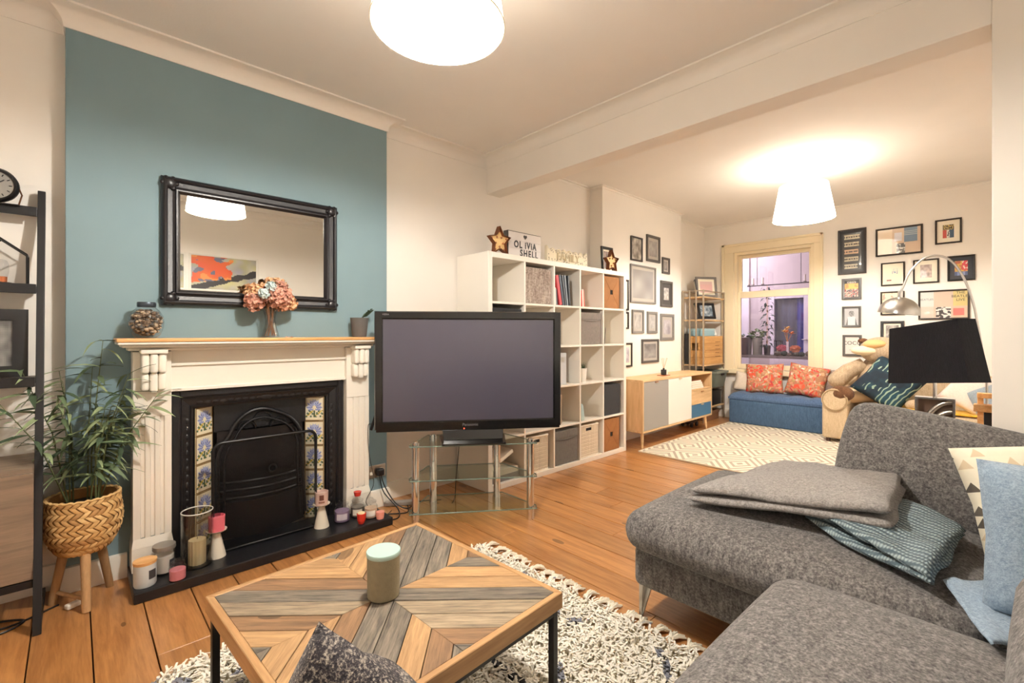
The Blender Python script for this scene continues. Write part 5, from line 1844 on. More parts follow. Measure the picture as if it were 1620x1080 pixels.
for k in range(5):
    a = k * 1.25
    MB().cyl((0, 0, .07), (.05 * math.cos(a) + .015, .03 * math.sin(a), .20), .0016, n=5).build('reed', PINE, t)

# small wheeled gadget under the sideboard
t = thing('toy_trolley', 'small dark wheeled toy under the sideboard', 'toy', (5.80, 2.80, 0))
MB().box(-.10, .10, -.06, .06, .045, .07).build('deck', mat('toy_deck', (70, 52, 44), .5), t, bevel=.004)
for sx in (-1, 1):
    for sy in (-1, 1):
        MB().cyl((sx * .07, sy * .06 - .008, .03), (sx * .07, sy * .06 + .008, .03), .03, n=16).build('wheel', BLACK, t, smooth=40)

# ================================================================== pictures on the back chimney breast
GF1 = mat('grey_frame', (124, 120, 116), .4)
GF2 = mat('dark_grey_frame', (84, 80, 77), .4)
GF3 = mat('brown_black_frame', (44, 36, 32), .4)
LM = mat('grey_mount', (176, 170, 162), .6)
def pv(label, u0, u1, z0, z1, fw, fm, mount, mw, paint, v=C2V):
    return frame('picture_frame', label, ((u0 + u1) / 2, v - .001, (z0 + z1) / 2), 0, u1 - u0, z1 - z0, fw, fm, mount, mw, paint, group='pictures on the back chimney breast')
gray = lambda s_, a=120, b_=190: photo(s_, (a, a - 2, a - 4), (b_, b_ - 2, b_ - 5), 1.6)
def vig(x, y):
    k = 150 + 26 * nz(x * 2, y * 2, 4)
    return (k, k - 2, k - 4)
pv('brown framed family photograph high beside the dark frame', 4.58, 4.82, 2.03, 2.305, .016, GF3, None, 0, photo(3.3, (80, 76, 70), (216, 210, 200), 3))
pv('dark grey frame with pale mount at the top of the group', 4.915, 5.22, 2.055, 2.37, .030, GF2, LM, .035, gray(1.1))
pv('tiny dark framed photo at the upper edge of the group', 5.28, 5.46, 1.94, 2.14, .026, GF2, LM, .02, gray(4.1, 110, 170))
pv('large square grey framed print in the middle of the group', 4.57, 5.12, 1.55, 1.988, .020, GF1, LM, .035, vig)
pv('black frame with small white print and wide dark mount', 5.24, 5.53, 1.53, 1.85, .03, GF2, mat('dark_mount', (76, 73, 71), .6), .055, photo(6.6, (150, 146, 142), (224, 220, 214), 5))
pv('small grey frame under the large square print', 4.605, 4.85, 1.20, 1.47, .024, GF1, LM, .03, gray(5.2, 140, 200))
pv('small pale grey frame beside another under the large print', 4.93, 5.155, 1.20, 1.458, .03, GF1, LM, .03, gray(6.1, 150, 206))
pv('tall grey frame with pale lilac print', 5.24, 5.57, 1.113, 1.441, .035, GF1, LM, .04, photo(9.0, (150, 144, 150), (200, 196, 200), 2))
pv('dark grey lowest frame above the sideboard', 4.81, 5.19, .85, 1.13, .026, GF2, LM, .03, gray(7.7, 100, 176))
pv('thin black picture frame half hidden behind the bookcase, upper', 4.28, 4.53, 1.455, 1.797, .018, GF3, CARD, .03, photo(8.3))
pv('thin black picture frame half hidden behind the bookcase, middle', 4.28, 4.53, 1.247, 1.438, .018, GF3, CARD, .03, photo(2.9))
pv('white mounted black frame low beside the bookcase', 4.34, 4.60, .823, 1.092, .018, GF3, CARD, .03, photo(5.9, (150, 146, 160), (224, 220, 224), 3))

# ================================================================== shelving unit by the window
EU0, EU1, EV0, EV1 = 6.11, 6.77, 2.76, 3.045
et = thing('metal_etagere', 'slim metal shelving unit with pale wooden shelves beside the window', 'shelf unit', (EU0, EV0, 0))
EM = mat('champagne_metal', (176, 160, 140), .35, metal=.6)
EH = 1.785
for x, y in ((0, 0), (EU1 - EU0, 0), (0, EV1 - EV0), (EU1 - EU0, EV1 - EV0), (0, .10), (0, .19)):
    MB().box(x - .009, x + .009, y - .009, y + .009, 0, EH).build('post', EM, et, bevel=.002, seg=1)
for y in (0, EV1 - EV0):
    MB().box(.009, EU1 - EU0 - .009, y - .007, y + .007, EH - .02, EH - .006).build('top_rail', EM, et)
MB().box(-.007, .007, .009, EV1 - EV0 - .009, EH - .02, EH - .006).build('top_rail', EM, et)
SHZ = [.20, .46, .775, 1.385, 1.695]
for z in SHZ:
    MB().box(.010, EU1 - EU0 - .010, -.004, EV1 - EV0 - .010, z - .018, z).build('shelf', OAK, et, bevel=.002, seg=1)
def on(name, label, cat, x, y, z, rz=0):
    return thing(name, label, cat, (EU0 + x, EV0 + y, z), (0, 0, rz))
PNK = lambda x, y: (226, 182, 178) if y < .8 else (222, 190, 184)
frame('photo_frame', 'grey framed pink print standing on top of the shelving unit', (EU0 + .30, EV0 + .10, 1.697 + .145), -.55, .32, .285, .03, GF1, CARD, .035, PNK, 4, 4, rx=PI / 2 - .12, depth=.02)
frame('photo_frame', 'thin black frame seen edge on atop the shelving unit', (EU0 + .12, EV0 + .17, 1.697 + .12), 0.5, .18, .235, .02, BLACKFRAME, CARD, .02, gray(1.9), rx=PI / 2 - .15)
frame('photo_frame', 'tilted black framed photo on the second shelf of the unit', (EU0 + .30, EV0 + .10, 1.387 + .122), -.55, .26, .225, .034, BLACK, None, 0, photo(3.9, (40, 60, 76), (200, 206, 210), 4), rx=PI / 2 - .25)
frame('photo_frame', 'dark frame leaning near the wall on the second shelf', (EU0 + .12, EV0 + .17, 1.387 + .115), .5, .18, .22, .02, BLACK, CARD, .02, gray(2.9), rx=PI / 2 - .2)
t = on('wooden_crate', 'pale wooden crate with stencilled text on the shelving unit', 'crate', .33, .135, .776)
CRW = wood('crate_wood', (186, 136, 78), (214, 168, 108), 0, .6, vary=.08)
cx, cy, ch = .29, .125, .385
for k in range(4):
    z = .002 + k * ch / 4
    MB().box(-cx, cx, -cy - .01, -cy, z, z + ch / 4 - .003).build('slat', CRW, t, bevel=.0015, seg=1)
    MB().box(-cx, cx, cy, cy + .01, z, z + ch / 4 - .003).build('slat', CRW, t, bevel=.0015, seg=1)
    if k != 2:
        MB().box(-cx - .001, -cx + .01, -cy, cy, z, z + ch / 4 - .003).build('end_slat', CRW, t, bevel=.0015, seg=1)
    else:
        for s_ in (-1, 1):
            MB().box(-cx - .001, -cx + .01, s_ * .085 - .04, s_ * .085 + .04, z, z + ch / 4 - .003).build('end_slat', CRW, t, bevel=.0015, seg=1)
    MB().box(cx - .01, cx + .001, -cy, cy, z, z + ch / 4 - .003).build('end_slat', CRW, t, bevel=.0015, seg=1)
MB().box(-cx + .01, cx - .01, -cy, cy, .001, .012).build('crate_floor', CRW, t)
st_ = MB()
for k in range(5):
    st_.box(.04, .20 - .03 * (k % 2), -cy - .0112, -cy - .0102, .10 + k * .05, .108 + k * .05)
st_.build('stencil_lines', mat('stencil_ink', (128, 88, 50), .7), t)
t = on('storage_box', 'pale blue box resting on the wooden crate', 'box', .25, .135, .776 + ch - .0005)
MB().box(-.18, .16, -.11, .11, .0005, .10).build('box_body', mat('pale_blue_box', (150, 186, 198), .5), t, bevel=.004)
MB().box(-.182, .162, -.112, .112, .075, .104).build('lid', mat('pale_blue_lid', (164, 196, 206), .5), t, bevel=.003)
t = on('rabbit_ornament', 'small white rabbit ornament on the wooden crate', 'ornament', .47, .04, .776 + ch - .0005)
MB().ball((0, 0, .022), (.024, .02, .022), 10, 7).ball((-.008, 0, .048), (.015, .014, .015), 10, 7).ball((-.012, -.006, .074), (.005, .004, .018), 8, 5).ball((-.012, .007, .074), (.005, .004, .018), 8, 5).build('rabbit_body', mat('white_china', (240, 236, 230), .3), t, smooth=60)
t = on('keyboard_case', 'narrow black case standing upright at the end of the shelving unit', 'case', .035, .245, .776)
MB().box(-.018, .018, -.03, .03, .0005, .42).build('case_body', BLACK, t, bevel=.006)
t = on('storage_tub', 'green-grey soft storage tub sticking out of the shelving unit', 'tub', .34, .06, .461)
MB().add([(-.15, -.13, .001), (.15, -.13, .001), (.15, .13, .001), (-.15, .13, .001), (-.185, -.165, .21), (.185, -.165, .21), (.185, .165, .21), (-.185, .165, .21)],
         [(3, 2, 1, 0), (0, 1, 5, 4), (1, 2, 6, 5), (2, 3, 7, 6), (3, 0, 4, 7), (4, 5, 6, 7)]).build('tub_body', mat('green_grey_plastic', (98, 106, 98), .5), t, bevel=.008)
MB().rect_sweep(.39, .35, [(0, .195), (0, .222), (.022, .222), (.022, .195)]).build('rim', mat('green_grey_rim', (118, 124, 114), .5), t)
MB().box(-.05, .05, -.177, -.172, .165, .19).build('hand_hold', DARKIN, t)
t = on('storage_tub', 'black crate on the lower shelf of the unit', 'tub', .34, .13, .201)
MB().box(-.25, .25, -.12, .12, .0005, .20).build('tub_body', BLACK, t, bevel=.008)
MB().box(-.255, .255, -.125, .125, .185, .205).build('rim', BLACK, t, bevel=.003)
t = on('storage_tub', 'dark storage tub half hidden under the wooden crate', 'tub', .46, .14, .4605)
MB().box(-.11, .16, -.0, .12, .001, .22).build('tub_body', mat('dark_green_tub', (58, 66, 60), .5), t, bevel=.006)
t = on('shoe_box', 'brown shoe box on the floor under the shelving unit', 'box', .33, .13, 0)
MB().box(-.2, .2, -.11, .11, 0, .10).build('box_body', mat('brown_card', (120, 84, 58), .7), t, bevel=.003)
MB().box(-.205, .205, -.115, .115, .09, .125).build('lid', mat('brown_card_lid', (134, 96, 68), .7), t, bevel=.003)

# ================================================================== patterned rug
gm, nt, b = newmat('diamond_rug')
v = coords(nt, 'Object')
spx = nt.nodes.new('ShaderNodeSeparateXYZ'); L(nt, v, spx.inputs[0])
P_ = .46
def tri2(s_, per):
    f_ = math_(nt, 'FRACT', math_(nt, 'ADD', math_(nt, 'DIVIDE', s_, per), 20.0))
    return math_(nt, 'ABSOLUTE', math_(nt, 'SUBTRACT', f_, .5))
dd = math_(nt, 'ADD', tri2(spx.outputs[0], .62), tri2(spx.outputs[1], .42))
band = math_(nt, 'FRACT', math_(nt, 'MULTIPLY', dd, 6.0))
msk = math_(nt, 'LESS_THAN', band, .46)
L(nt, mixcol(nt, msk, lin((232, 222, 202)), lin((178, 164, 146))), b.inputs['Base Color'])
b.inputs['Roughness'].default_value = .95
bump(nt, b, noise(nt, v, 160, 2), .4, .004)
pr = thing('patterned_rug', 'flat cream rug with beige diamond pattern in the back room', 'rug', (5.35, 1.45, 0))
MB().box(-1.19, 1.11, -1.0, 1.09, .001, .011).build('rug_body', gm, pr, bevel=.004)
MB().rect_sweep(2.31, 2.10, [(0, .001), (0, .0125), (.012, .0125), (.012, .001)], rotm(0, 0, 0, (-.04, .045, 0))).build('rug_binding', mat('rug_binding', (226, 214, 190), .9), pr)

# ================================================================== blue storage bench with cushions
bn = thing('storage_bench', 'blue upholstered storage bench with padded lid under the window', 'bench', (6.60, 1.985, .0))
BLU = fabric('blue_linen', (52, 76, 106), (84, 110, 140), 200, .95, .5)
BLU2 = fabric('blue_linen_lid', (58, 80, 112), (92, 114, 146), 200, .95, .5)
MB().softbox(.39, 1.12, .31, .012, (0, 0, .168), n=6).build('bench_box', BLU, bn, smooth=50)
def lidf(m):
    nx_, ny_ = 14, 36
    def f_(a, b_):
        x, y = -.20 + .40 * a, -.57 + 1.14 * b_
        e = (1 - abs(2 * a - 1) ** 6) * (1 - abs(2 * b_ - 1) ** 14)
        tuft = .020 * abs(math.sin(b_ * PI * 5)) * math.sin(PI * a) ** .5
        return (x, y, .352 + .050 * max(0, e) ** .4 + tuft)
    m.grid(nx_, ny_, f_)
    m.grid(nx_, ny_, lambda a, b_: (-.20 + .40 * a, -.57 + 1.14 * b_, .325), flip=True)
    m.box(-.20, .20, -.57, .57, .325, .353)
    return m
lidf(MB()).build('padded_lid', BLU2, bn, smooth=60)
def floral():
    m, nt, b = newmat('floral_print')
    v = coords(nt, 'Object', rnd=True)
    vo = nt.nodes.new('ShaderNodeTexVoronoi'); vo.inputs['Scale'].default_value = 34
    wv = nt.nodes.new('ShaderNodeVectorMath'); wv.operation = 'ADD'
    nn = nt.nodes.new('ShaderNodeTexNoise'); nn.inputs['Scale'].default_value = 9; L(nt, v, nn.inputs['Vector'])
    sc_ = nt.nodes.new('ShaderNodeVectorMath'); sc_.operation = 'SCALE'; sc_.inputs['Scale'].default_value = .12; L(nt, nn.outputs['Color'], sc_.inputs[0])
    L(nt, v, wv.inputs[0]); L(nt, sc_.outputs[0], wv.inputs[1]); L(nt, wv.outputs[0], vo.inputs['Vector'])
    sh_ = nt.nodes.new('ShaderNodeSeparateColor'); L(nt, vo.outputs['Color'], sh_.inputs[0])
    c_ = ramp(nt, sh_.outputs[0], [(0, lin((206, 62, 50))), (.25, lin((222, 96, 66))), (.45, lin((196, 152, 122))), (.62, lin((172, 142, 96))), (.74, lin((214, 180, 140))), (.88, lin((190, 52, 66))), (1, lin((228, 214, 196)))])
    L(nt, mixcol(nt, math_(nt, 'GREATER_THAN', vo.outputs['Distance'], .62), c_, lin((170, 122, 92))), b.inputs['Base Color'])
    b.inputs['Roughness'].default_value = .9
    return m
FLO = floral()
def floral_cushion(label, v, z, w, h, tilt, roll, u=6.66):
    t = thing('scatter_cushion', label, 'cushion', (u, v, z), group='floral cushions on the bench')
    MB().pillow(w, h, .14, pinch=.08).build('cushion_cover', FLO, t, smooth=80, loc=(0, 0, h / 2 - .012), rot=(PI / 2 - tilt, roll, -PI / 2))
floral_cushion('red floral cushion on the bench beside the shelving unit', 2.19, .408, .47, .40, .22, -.06)
floral_cushion('red floral cushion tilted on the bench beside the beige sofa', 1.70, .415, .44, .40, .22, .16)
t = thing('scatter_cushion', 'plain taupe cushion behind the tilted floral one', 'cushion', (6.74, 1.58, .415))
MB().pillow(.36, .34, .10).build('cushion_cover', fabric('taupe_cloth', (128, 112, 104), (158, 140, 130)), t, smooth=80, loc=(0, 0, .165), rot=(PI / 2 - .1, .0, -PI / 2))
t = thing('scatter_cushion', 'small cream cushion at the end of the bench by the shelving', 'cushion', (6.68, 2.44, .408))
MB().pillow(.26, .26, .10).build('cushion_cover', fabric('cream_cloth', (196, 184, 168), (224, 212, 196)), t, smooth=80, loc=(0, 0, .122), rot=(PI / 2 - .15, .2, -PI / 2 + .4))

# ================================================================== beige sofa against the far wall
bs = thing('beige_sofa', 'beige fabric sofa with rolled arms beside the blue bench', 'sofa', (6.4, .5, 0))
BE = fabric('beige_cloth', (182, 160, 128), (214, 194, 164), 170, .95, .4)
def bx_(name, u0, u1, v0, v1, z0, z1, r, bulge=0):
    return MB().softbox(u1 - u0, v1 - v0, z1 - z0, r, ((u0 + u1) / 2 - 6.4, (v0 + v1) / 2 - .5, (z0 + z1) / 2), n=8, bulge=bulge).build(name, BE, bs, smooth=70)
bx_('seat_base', 6.04, 6.76, -.20, 1.15, .05, .26, .03)
bx_('seat_cushion', 6.02, 6.60, .46, 1.13, .262, .40, .05, .02)
bx_('seat_cushion', 6.02, 6.60, -.20, .455, .262, .40, .05, .02)
bx_('backrest', 6.62, 6.80, -.25, 1.40, .08, .76, .07, .01)
for a, b_ in ((1.155, 1.395), (-.45, -.205)):
    bx_('arm', 6.03, 6.66, a, b_, .05, .44, .03)
    MB().cyl((6.02 - 6.4, (a + b_) / 2 - .5, .475), (6.66 - 6.4, (a + b_) / 2 - .5, .475), .122, n=24).build('arm_roll', BE, bs, smooth=50)
    MB().tube([(6.018 - 6.4, (a + b_) / 2 - .5 + .11 * math.cos(q * PI / 12), .475 + .11 * math.sin(q * PI / 12)) for q in range(24)], .006, 6, closed=True).build('arm_piping', mat('beige_piping', (170, 146, 112), .8), bs, smooth=60)
for x in (6.07, 6.72):
    for y in (-.4, 1.34):
        MB().cyl((x - 6.4, y - .5, 0), (x - 6.4, y - .5, .06), .02, .025, n=10).build('foot', mat('dark_foot', (70, 44, 34), .5), bs, smooth=50)

# soft toy lying on the sofa
def skin_toy():
    t = thing('teddy_bear', 'large sandy plush dog toy lying on the beige sofa', 'soft toy', (6.36, 1.02, .415))
    FUR = fabric('plush_sand', (160, 138, 112), (198, 176, 148), 120, .95, .8)
    FURL = mat('plush_cream', (240, 222, 186), .95, bmp=.4, bscale=180)
    FURD = fabric('plush_brown', (86, 58, 40), (116, 82, 58), 120, .95, .8)
    m = MB()
    m.ball((.10, -.06, .28), (.16, .19, .26), 20, 14)         # torso
    m.ball((.02, -.10, .60), (.15, .20, .145), 20, 14)        # head
    m.build('plush_body', FUR, t, smooth=80)
    MB().ball((-.06, .02, .595), (.09, .14, .055), 16, 10).build('muzzle', FURL, t, smooth=80)
    MB().ball((-.06, -.06, .665), (.10, .11, .052), 16, 10).build('nose_pad', mat('plush_peach', (222, 178, 122), .9), t, smooth=80)
    MB().ball((.01, .06, .70), (.035, .05, .03), 12, 8).build('ear', FURD, t, smooth=80)
    a_ = MB().tube([(.05, .06, .44), (-.0, .19, .36), (-.04, .27, .27)], [.075, .085, .095], 14)
    a_.ball((-.05, .285, .255), (.09, .095, .09), 14, 10)
    a_.build('arm', FUR, t, smooth=80)
    l_ = MB().tube([(.02, .0, .13), (-.12, .14, .10), (-.25, .25, .11)], [.095, .085, .075], 14)
    l_.build('hind_leg', mat('plush_pale', (214, 184, 146), .95, bmp=.4, bscale=180), t, smooth=80)
    MB().ball((-.29, .20, .13), (.062, .12, .085), 14, 10).build('paw_pad', FURD, t, smooth=80)
    MB().ball((-.20, -.42, .06), (.07, .10, .06), 14, 10).build('paw', FUR, t, smooth=80)
    return t
skin_toy()
def palm(x, y):
    k = abs(math.sin((x * 1.3 + y) * 9 + 3 * nz(x * 3, y * 3, 1)))
    if nz(x * 5, y * 5, 6) > .05 and k > .72:
        return (150, 168, 150)
    if nz(x * 4 + 5, y * 4, 2) > .32:
        return (30, 78, 92)
    return (22, 40, 56)
pm, nt, b = newmat('palm_print')
v = coords(nt, 'Object')
w1 = nt.nodes.new('ShaderNodeTexWave'); w1.inputs['Scale'].default_value = 7; w1.inputs['Distortion'].default_value = 9; w1.inputs['Detail'].default_value = 1.5
L(nt, v, w1.inputs['Vector'])
mk = math_(nt, 'MULTIPLY', math_(nt, 'GREATER_THAN', w1.outputs['Fac'], .8), math_(nt, 'GREATER_THAN', noise(nt, v, 6, 1), .48))
L(nt, mixcol(nt, mk, ramp(nt, noise(nt, v, 7, 2), [(.4, lin((18, 32, 46))), (.65, lin((26, 66, 80)))]), lin((140, 160, 140))), b.inputs['Base Color'])
b.inputs['Roughness'].default_value = .85
t = thing('scatter_cushion', 'dark blue palm leaf cushion leaning on the plush toy', 'cushion', (6.19, .84, .42))
MB().pillow(.46, .46, .14).build('cushion_cover', pm, t, smooth=80, loc=(0, 0, .25), rot=(PI / 2 - .35, rad(35), -PI / 2))
YEL = fabric('mustard_cloth', (206, 156, 40), (232, 186, 72), 170)
throw('yellow_throw', 'mustard yellow throw lying on the beige sofa seat', [(6.05, .96, .43), (6.4, .92, .43), (6.4, .10, .43), (6.05, .10, .43)], .02, YEL, .010, 1, 5.1)
t = thing('scatter_cushion', 'pale pink cushion leaning at the end of the beige sofa', 'cushion', (6.24, .20, .445))
MB().pillow(.40, .38, .14).build('cushion_cover', fabric('pale_pink_cloth', (222, 204, 194), (238, 224, 212)), t, smooth=80, loc=(0, 0, .19), rot=(PI / 2 - .35, .5, -PI / 2 - .3))
t = thing('scatter_cushion', 'grey-blue cushion in front of the pale pink cushion', 'cushion', (6.08, .04, .445))
MB().pillow(.40, .32, .13).build('cushion_cover', fabric('grey_blue_cloth', (128, 140, 150), (160, 172, 180)), t, smooth=80, loc=(0, 0, .15), rot=(PI / 2 - .35, -.5, -PI / 2 - .3))

# ================================================================== gallery wall
def gv(label, v0, v1, z0, z1, fw, fm, mount, mw, paint, nx=30, ny=30):
    return frame('picture_frame', label, (UF - .001, (v0 + v1) / 2, (z0 + z1) / 2), -PI / 2, v1 - v0, z1 - z0, fw, fm, mount, mw, paint, nx, ny, group='pictures on the gallery wall')
DKM = mat('black_mount', (40, 40, 40), .5)
def tickets(x, y):
    k = int((1 - y) * 5); fy = ((1 - y) * 5) % 1
    if .18 < fy < .82 and .08 < x < .92 - .03 * k:
        n_ = nz(x * 9 + k, fy * 5, k * 2.0)
        if abs(fy - .5) < .14 and abs(math.sin(x * 23 + k * 3)) > .35:
            return (70, 64, 60)
        return (196 + 30 * n_, 186 + 30 * n_, 160 + 26 * n_) if k != 2 else (204, 170, 140)
    return (44, 42, 40)
gv('tall dark frame of five ticket strips beside the window', 1.125, 1.405, 1.913, 2.455, .02, GF3, DKM, .03, tickets, 26, 50)
def collage(seed):
    def fn(x, y):
        if x < .36:
            return (226, 206, 176)
        if x > .62 and y > .42 and x < .93:
            return (92, 118, 142) if abs(math.sin(y * 44)) > .3 else (150, 164, 170)
        if .40 < x < .58 and .5 < y < .85:
            return (206, 206, 214)
        if .44 < x < .64 and y < .4:
            return (70, 66, 62) if nz(x * 14, y * 12, seed) > -.05 else (210, 206, 200)
        return (204, 178, 150)
    return fn
gv('wide dark framed collage with blue panel at the top', .622, 1.037, 2.09, 2.41, .018, GF3, None, 0, collage(1.0), 40, 30)
def flagart(x, y):
    if y > .62:
        return (198, 172, 92) if nz(x * 12, y * 12, 1) > 0 else (60, 52, 42)
    if x < .34:
        return (198, 72, 58)
    if x > .62:
        return (56, 84, 110)
    return (222, 216, 204) if nz(x * 7, y * 7, 5) > -.15 else (90, 86, 84)
gv('square framed red white and blue artwork at the top corner', .312, .522, 2.162, 2.425, .016, GF3, CARD, .045, flagart, 26, 26)
def sketch(x, y):
    if .42 < x < .72 and .5 < y < .62 and nz(x * 20, y * 20, 3) > 0:
        return (120, 130, 150)
    if .2 < x < .42 and .16 < y < .24:
        return (132, 74, 60)
    if .5 < x < .8 and .6 < y < .78 and nz(x * 16, y * 16, 8) > .12:
        return (178, 186, 176)
    return (226, 212, 182)
gv('pale framed sketch in the middle row left of the arc lamp', .775, .988, 1.746, 2.011, .014, GF3, None, 0, sketch)
def mauve(x, y):
    n_ = nz(x * 5, y * 5, 2) * 40
    return (176 + n_, 158 + n_, 150 + n_)
gv('framed mauve square print under the arc lamp', .49, .704, 1.752, 2.014, .014, GF3, CARD, .045, mauve)
def redart(x, y):
    n_ = nz(x * 5, y * 5, 9)
    if y < .28:
        return (120, 132, 170) if n_ > 0 else (70, 84, 120)
    if x > .55 and y > .35:
        return (190, 50, 60) if n_ > -.2 else (216, 200, 180)
    return (176, 92, 60) if n_ > .05 else (198, 160, 70)
gv('black mounted red and gold artwork beside the lamp arc', .212, .424, 1.756, 2.022, .016, BLACKFRAME, mat('navy_mount', (34, 36, 44), .5), .04, redart)
def band(x, y):
    if y > .84:
        return (40, 38, 40)
    if y > .5:
        return (222, 182, 96) if nz(x * 3, y * 6, 1) > -.2 else (206, 140, 80)
    n_ = nz(x * 9, y * 9, 4)
    return (150, 60, 66) if n_ > .15 else ((60, 50, 66) if n_ < -.15 else (214, 190, 170))
t = gv('small black framed poster with sunset colours', 1.172, 1.367, 1.607, 1.861, .03, GF2, None, 0, band, 30, 38)
place('lettering', text_mesh('oasis', .046, .0003, PAPER), t, (0, .083, .0075))
def portrait(x, y):
    dx, dy = x - .5, y - .68
    if dx * dx + dy * dy * 1.2 < .035:
        return (150, 150, 150) if nz(x * 12, y * 12, 2) > -.1 else (86, 86, 86)
    if y < .5 and abs(dx) < .25 + .3 * (.5 - y):
        return (222, 222, 222) if abs(dx) < .26 else (96, 96, 98)
    return (190, 190, 192)
gv('small black framed monochrome portrait on the gallery wall', 1.176, 1.364, 1.274, 1.525, .024, GF2, None, 0, portrait, 30, 38)
t = gv('small black framed white poster with a four letter word', 1.168, 1.358, .925, 1.180, .026, GF2, None, 0, lambda x, y: (232, 226, 220), 3, 3)
place('lettering', text_mesh('COCO', .062, .0003, BLACK), t, (0, .028, .0075))
MB().box(-.03, .03, -.055, -.051, .0066, .0072).build('caption_line', mat('caption_grey', (150, 146, 142), .6), t)
gv('pale framed print mostly hidden behind the arc lamp dome', .779, .992, 1.41, 1.678, .014, GF3, None, 0, lambda x, y: (224, 210, 180) if nz(x * 5, y * 5, 1) > -.3 else (180, 150, 130))
def beat(x, y):
    if x > .70:
        if y > .45:
            return (206, 186, 120)
        return (206, 110, 100) if .1 < y < .34 and x < .93 else (204, 178, 152)
    if x < .30:
        return (206, 208, 202) if y > .45 else (204, 190, 176)
    if .34 < x < .66 and y < .42:
        return (60, 54, 52) if nz(x * 12, y * 14, 3) > .0 else (220, 214, 206)
    return (200, 178, 158)
t = gv('wide dark framed ticket collage above the black lampshade', .253, .66, 1.35, 1.667, .016, GF3, None, 0, beat, 44, 34)
place('lettering', text_mesh('THE\nBEATLES\nLIVE', .038, .0003, mat('ticket_ink', (52, 46, 40), .6)), t, (.135, .085, .0075))
place('lettering', text_mesh('BEATLES', .030, .0003, mat('ticket_ink2', (110, 112, 116), .6)), t, (-.135, .06, .0075))
gv('dark framed print partly behind the plush toy', .781, .992, 1.08, 1.34, .028, BLACKFRAME, CARD, .02, photo(4.7, (90, 84, 80), (210, 204, 196), 3))

# ================================================================== arc floor lamp
AU = 5.30
al = thing('arc_floor_lamp', 'tall chrome arc floor lamp with dome shade over the beige sofa', 'floor lamp', (AU, .10, 0))
pts = [(0.10, .04), (.10, .8), (.118, 1.0), (.147, 1.236), (.176, 1.441), (.231, 1.65), (.306, 1.80), (.395, 1.856), (.484, 1.835), (.566, 1.734), (.61, 1.62), (.632, 1.555)]
P3 = [Vector((0, v - .10, z)) for v, z in pts]
out = []
for i in range(len(P3) - 1):
    a, b_, c_, d_ = P3[max(0, i - 1)], P3[i], P3[i + 1], P3[min(len(P3) - 1, i + 2)]
    for k in range(6):
        t_ = k / 6
        out.append(.5 * ((2 * b_) + (c_ - a) * t_ + (2 * a - 5 * b_ + 4 * c_ - d_) * t_ ** 2 + (3 * b_ - a - 3 * c_ + d_) * t_ ** 3))
out.append(P3[-1])
MB().tube(out, .0085, 10).build('arc_arm', STEEL, al, smooth=60)
MB().lathe([(0, 0), (.14, 0), (.14, .035), (.13, .042), (0, .042)], 32).build('base', mat('marble_base', (60, 58, 58), .25), al, smooth=40)
dz = 1.555
R = .150
dome = MB()
prof = [(R * math.cos(t_), R * .98 * math.sin(t_)) for t_ in [PI / 2 * k / 12 for k in range(12)]] + [(.014, R * .98)]
dome.shell(prof, 36).shell([(r * .97, z * .97) for r, z in prof], 36)
dm_ = dome.build('dome_shade', STEEL, al, smooth=70, loc=(0, .645 - .10, 1.372), rot=(rad(8), 0, 0))
MB().cyl((0, .635 - .10, 1.50), (0, .632 - .10, 1.57), .019, n=16).build('shade_cap', CHROME, al, smooth=50)
MB().ball((0, .645 - .10, 1.42), .03, 12, 8).build('bulb', mat('unlit_bulb', (236, 230, 216), .3), al, smooth=60)

# ================================================================== table lamp behind the grey sofa
t = thing('console_table', 'narrow dark console table behind the grey sofa', 'table', (3.02, .30, 0))
for sx in (-1, 1):
    for sy in (-1, 1):
        MB().box(sx * .12 - .012, sx * .12 + .012, sy * .20 - .012, sy * .20 + .012, 0, .56).build('leg', BLACK, t, bevel=.002)
MB().box(-.15, .15, -.24, .24, .56, .585).build('table_top', SW, t, bevel=.003)
tl = thing('table_lamp', 'table lamp with ribbed chrome base and tilted black shade', 'table lamp', (3.06, .235, .585), (0, 0, rad(-133.3)))
FZ = (0, 0, rad(45))                     # the base is turned to face the front room
RC = mat('ribbed_chrome', (206, 196, 184), .25, metal=.85)
MB().softbox(.14, .075, .03, .006, (0, 0, .015), n=2).build('lamp_foot', CHROME, tl, smooth=50, rot=FZ)
for k in range(5):
    r = .028 + .0195 * k
    arc = [(.062 - r * 1.15 * math.cos(q), 0, .03 + r * 2.4 * math.sin(q)) for q in [PI / 2 * j / 12 for j in range(13)]]
    arc = [(max(-.060, x), y, min(.285, z)) for x, y, z in arc]
    MB().tube(arc, .0125, 8).build('chrome_band', RC, tl, smooth=60, rot=FZ)
MB().rect_sweep(.145, .275, [(0, -.03), (0, .03), (.008, .03), (.008, -.03)], rotm(PI / 2, 0, 0, (0, 0, .165))).build('chrome_frame', CHROME, tl, rot=FZ)
MB().box(-.064, .064, .018, .024, .03, .295).build('back_plate', mat('dark_chrome', (124, 100, 84), .35, metal=.4), tl, rot=FZ)
MB().cyl((0, 0, .30), (0, 0, .50), .008, n=10).build('lamp_stem', CHROME, tl, smooth=50)
SHD = fabric('black_shade_cloth', (14, 15, 20), (26, 27, 34), 300, .9, .3)
bw, tw_, dpt, hh = .222, .190, .05, .29
vs = []
for s_, z in ((bw, 0), (tw_, hh)):
    k = s_ / bw
    vs += [(-s_, -dpt * k, z), (s_, -dpt * k, z), (s_, dpt * k, z), (-s_, dpt * k, z)]
n0 = len(vs)
vs += [(x * .985, y * .97, z) for x, y, z in vs]
fs = []
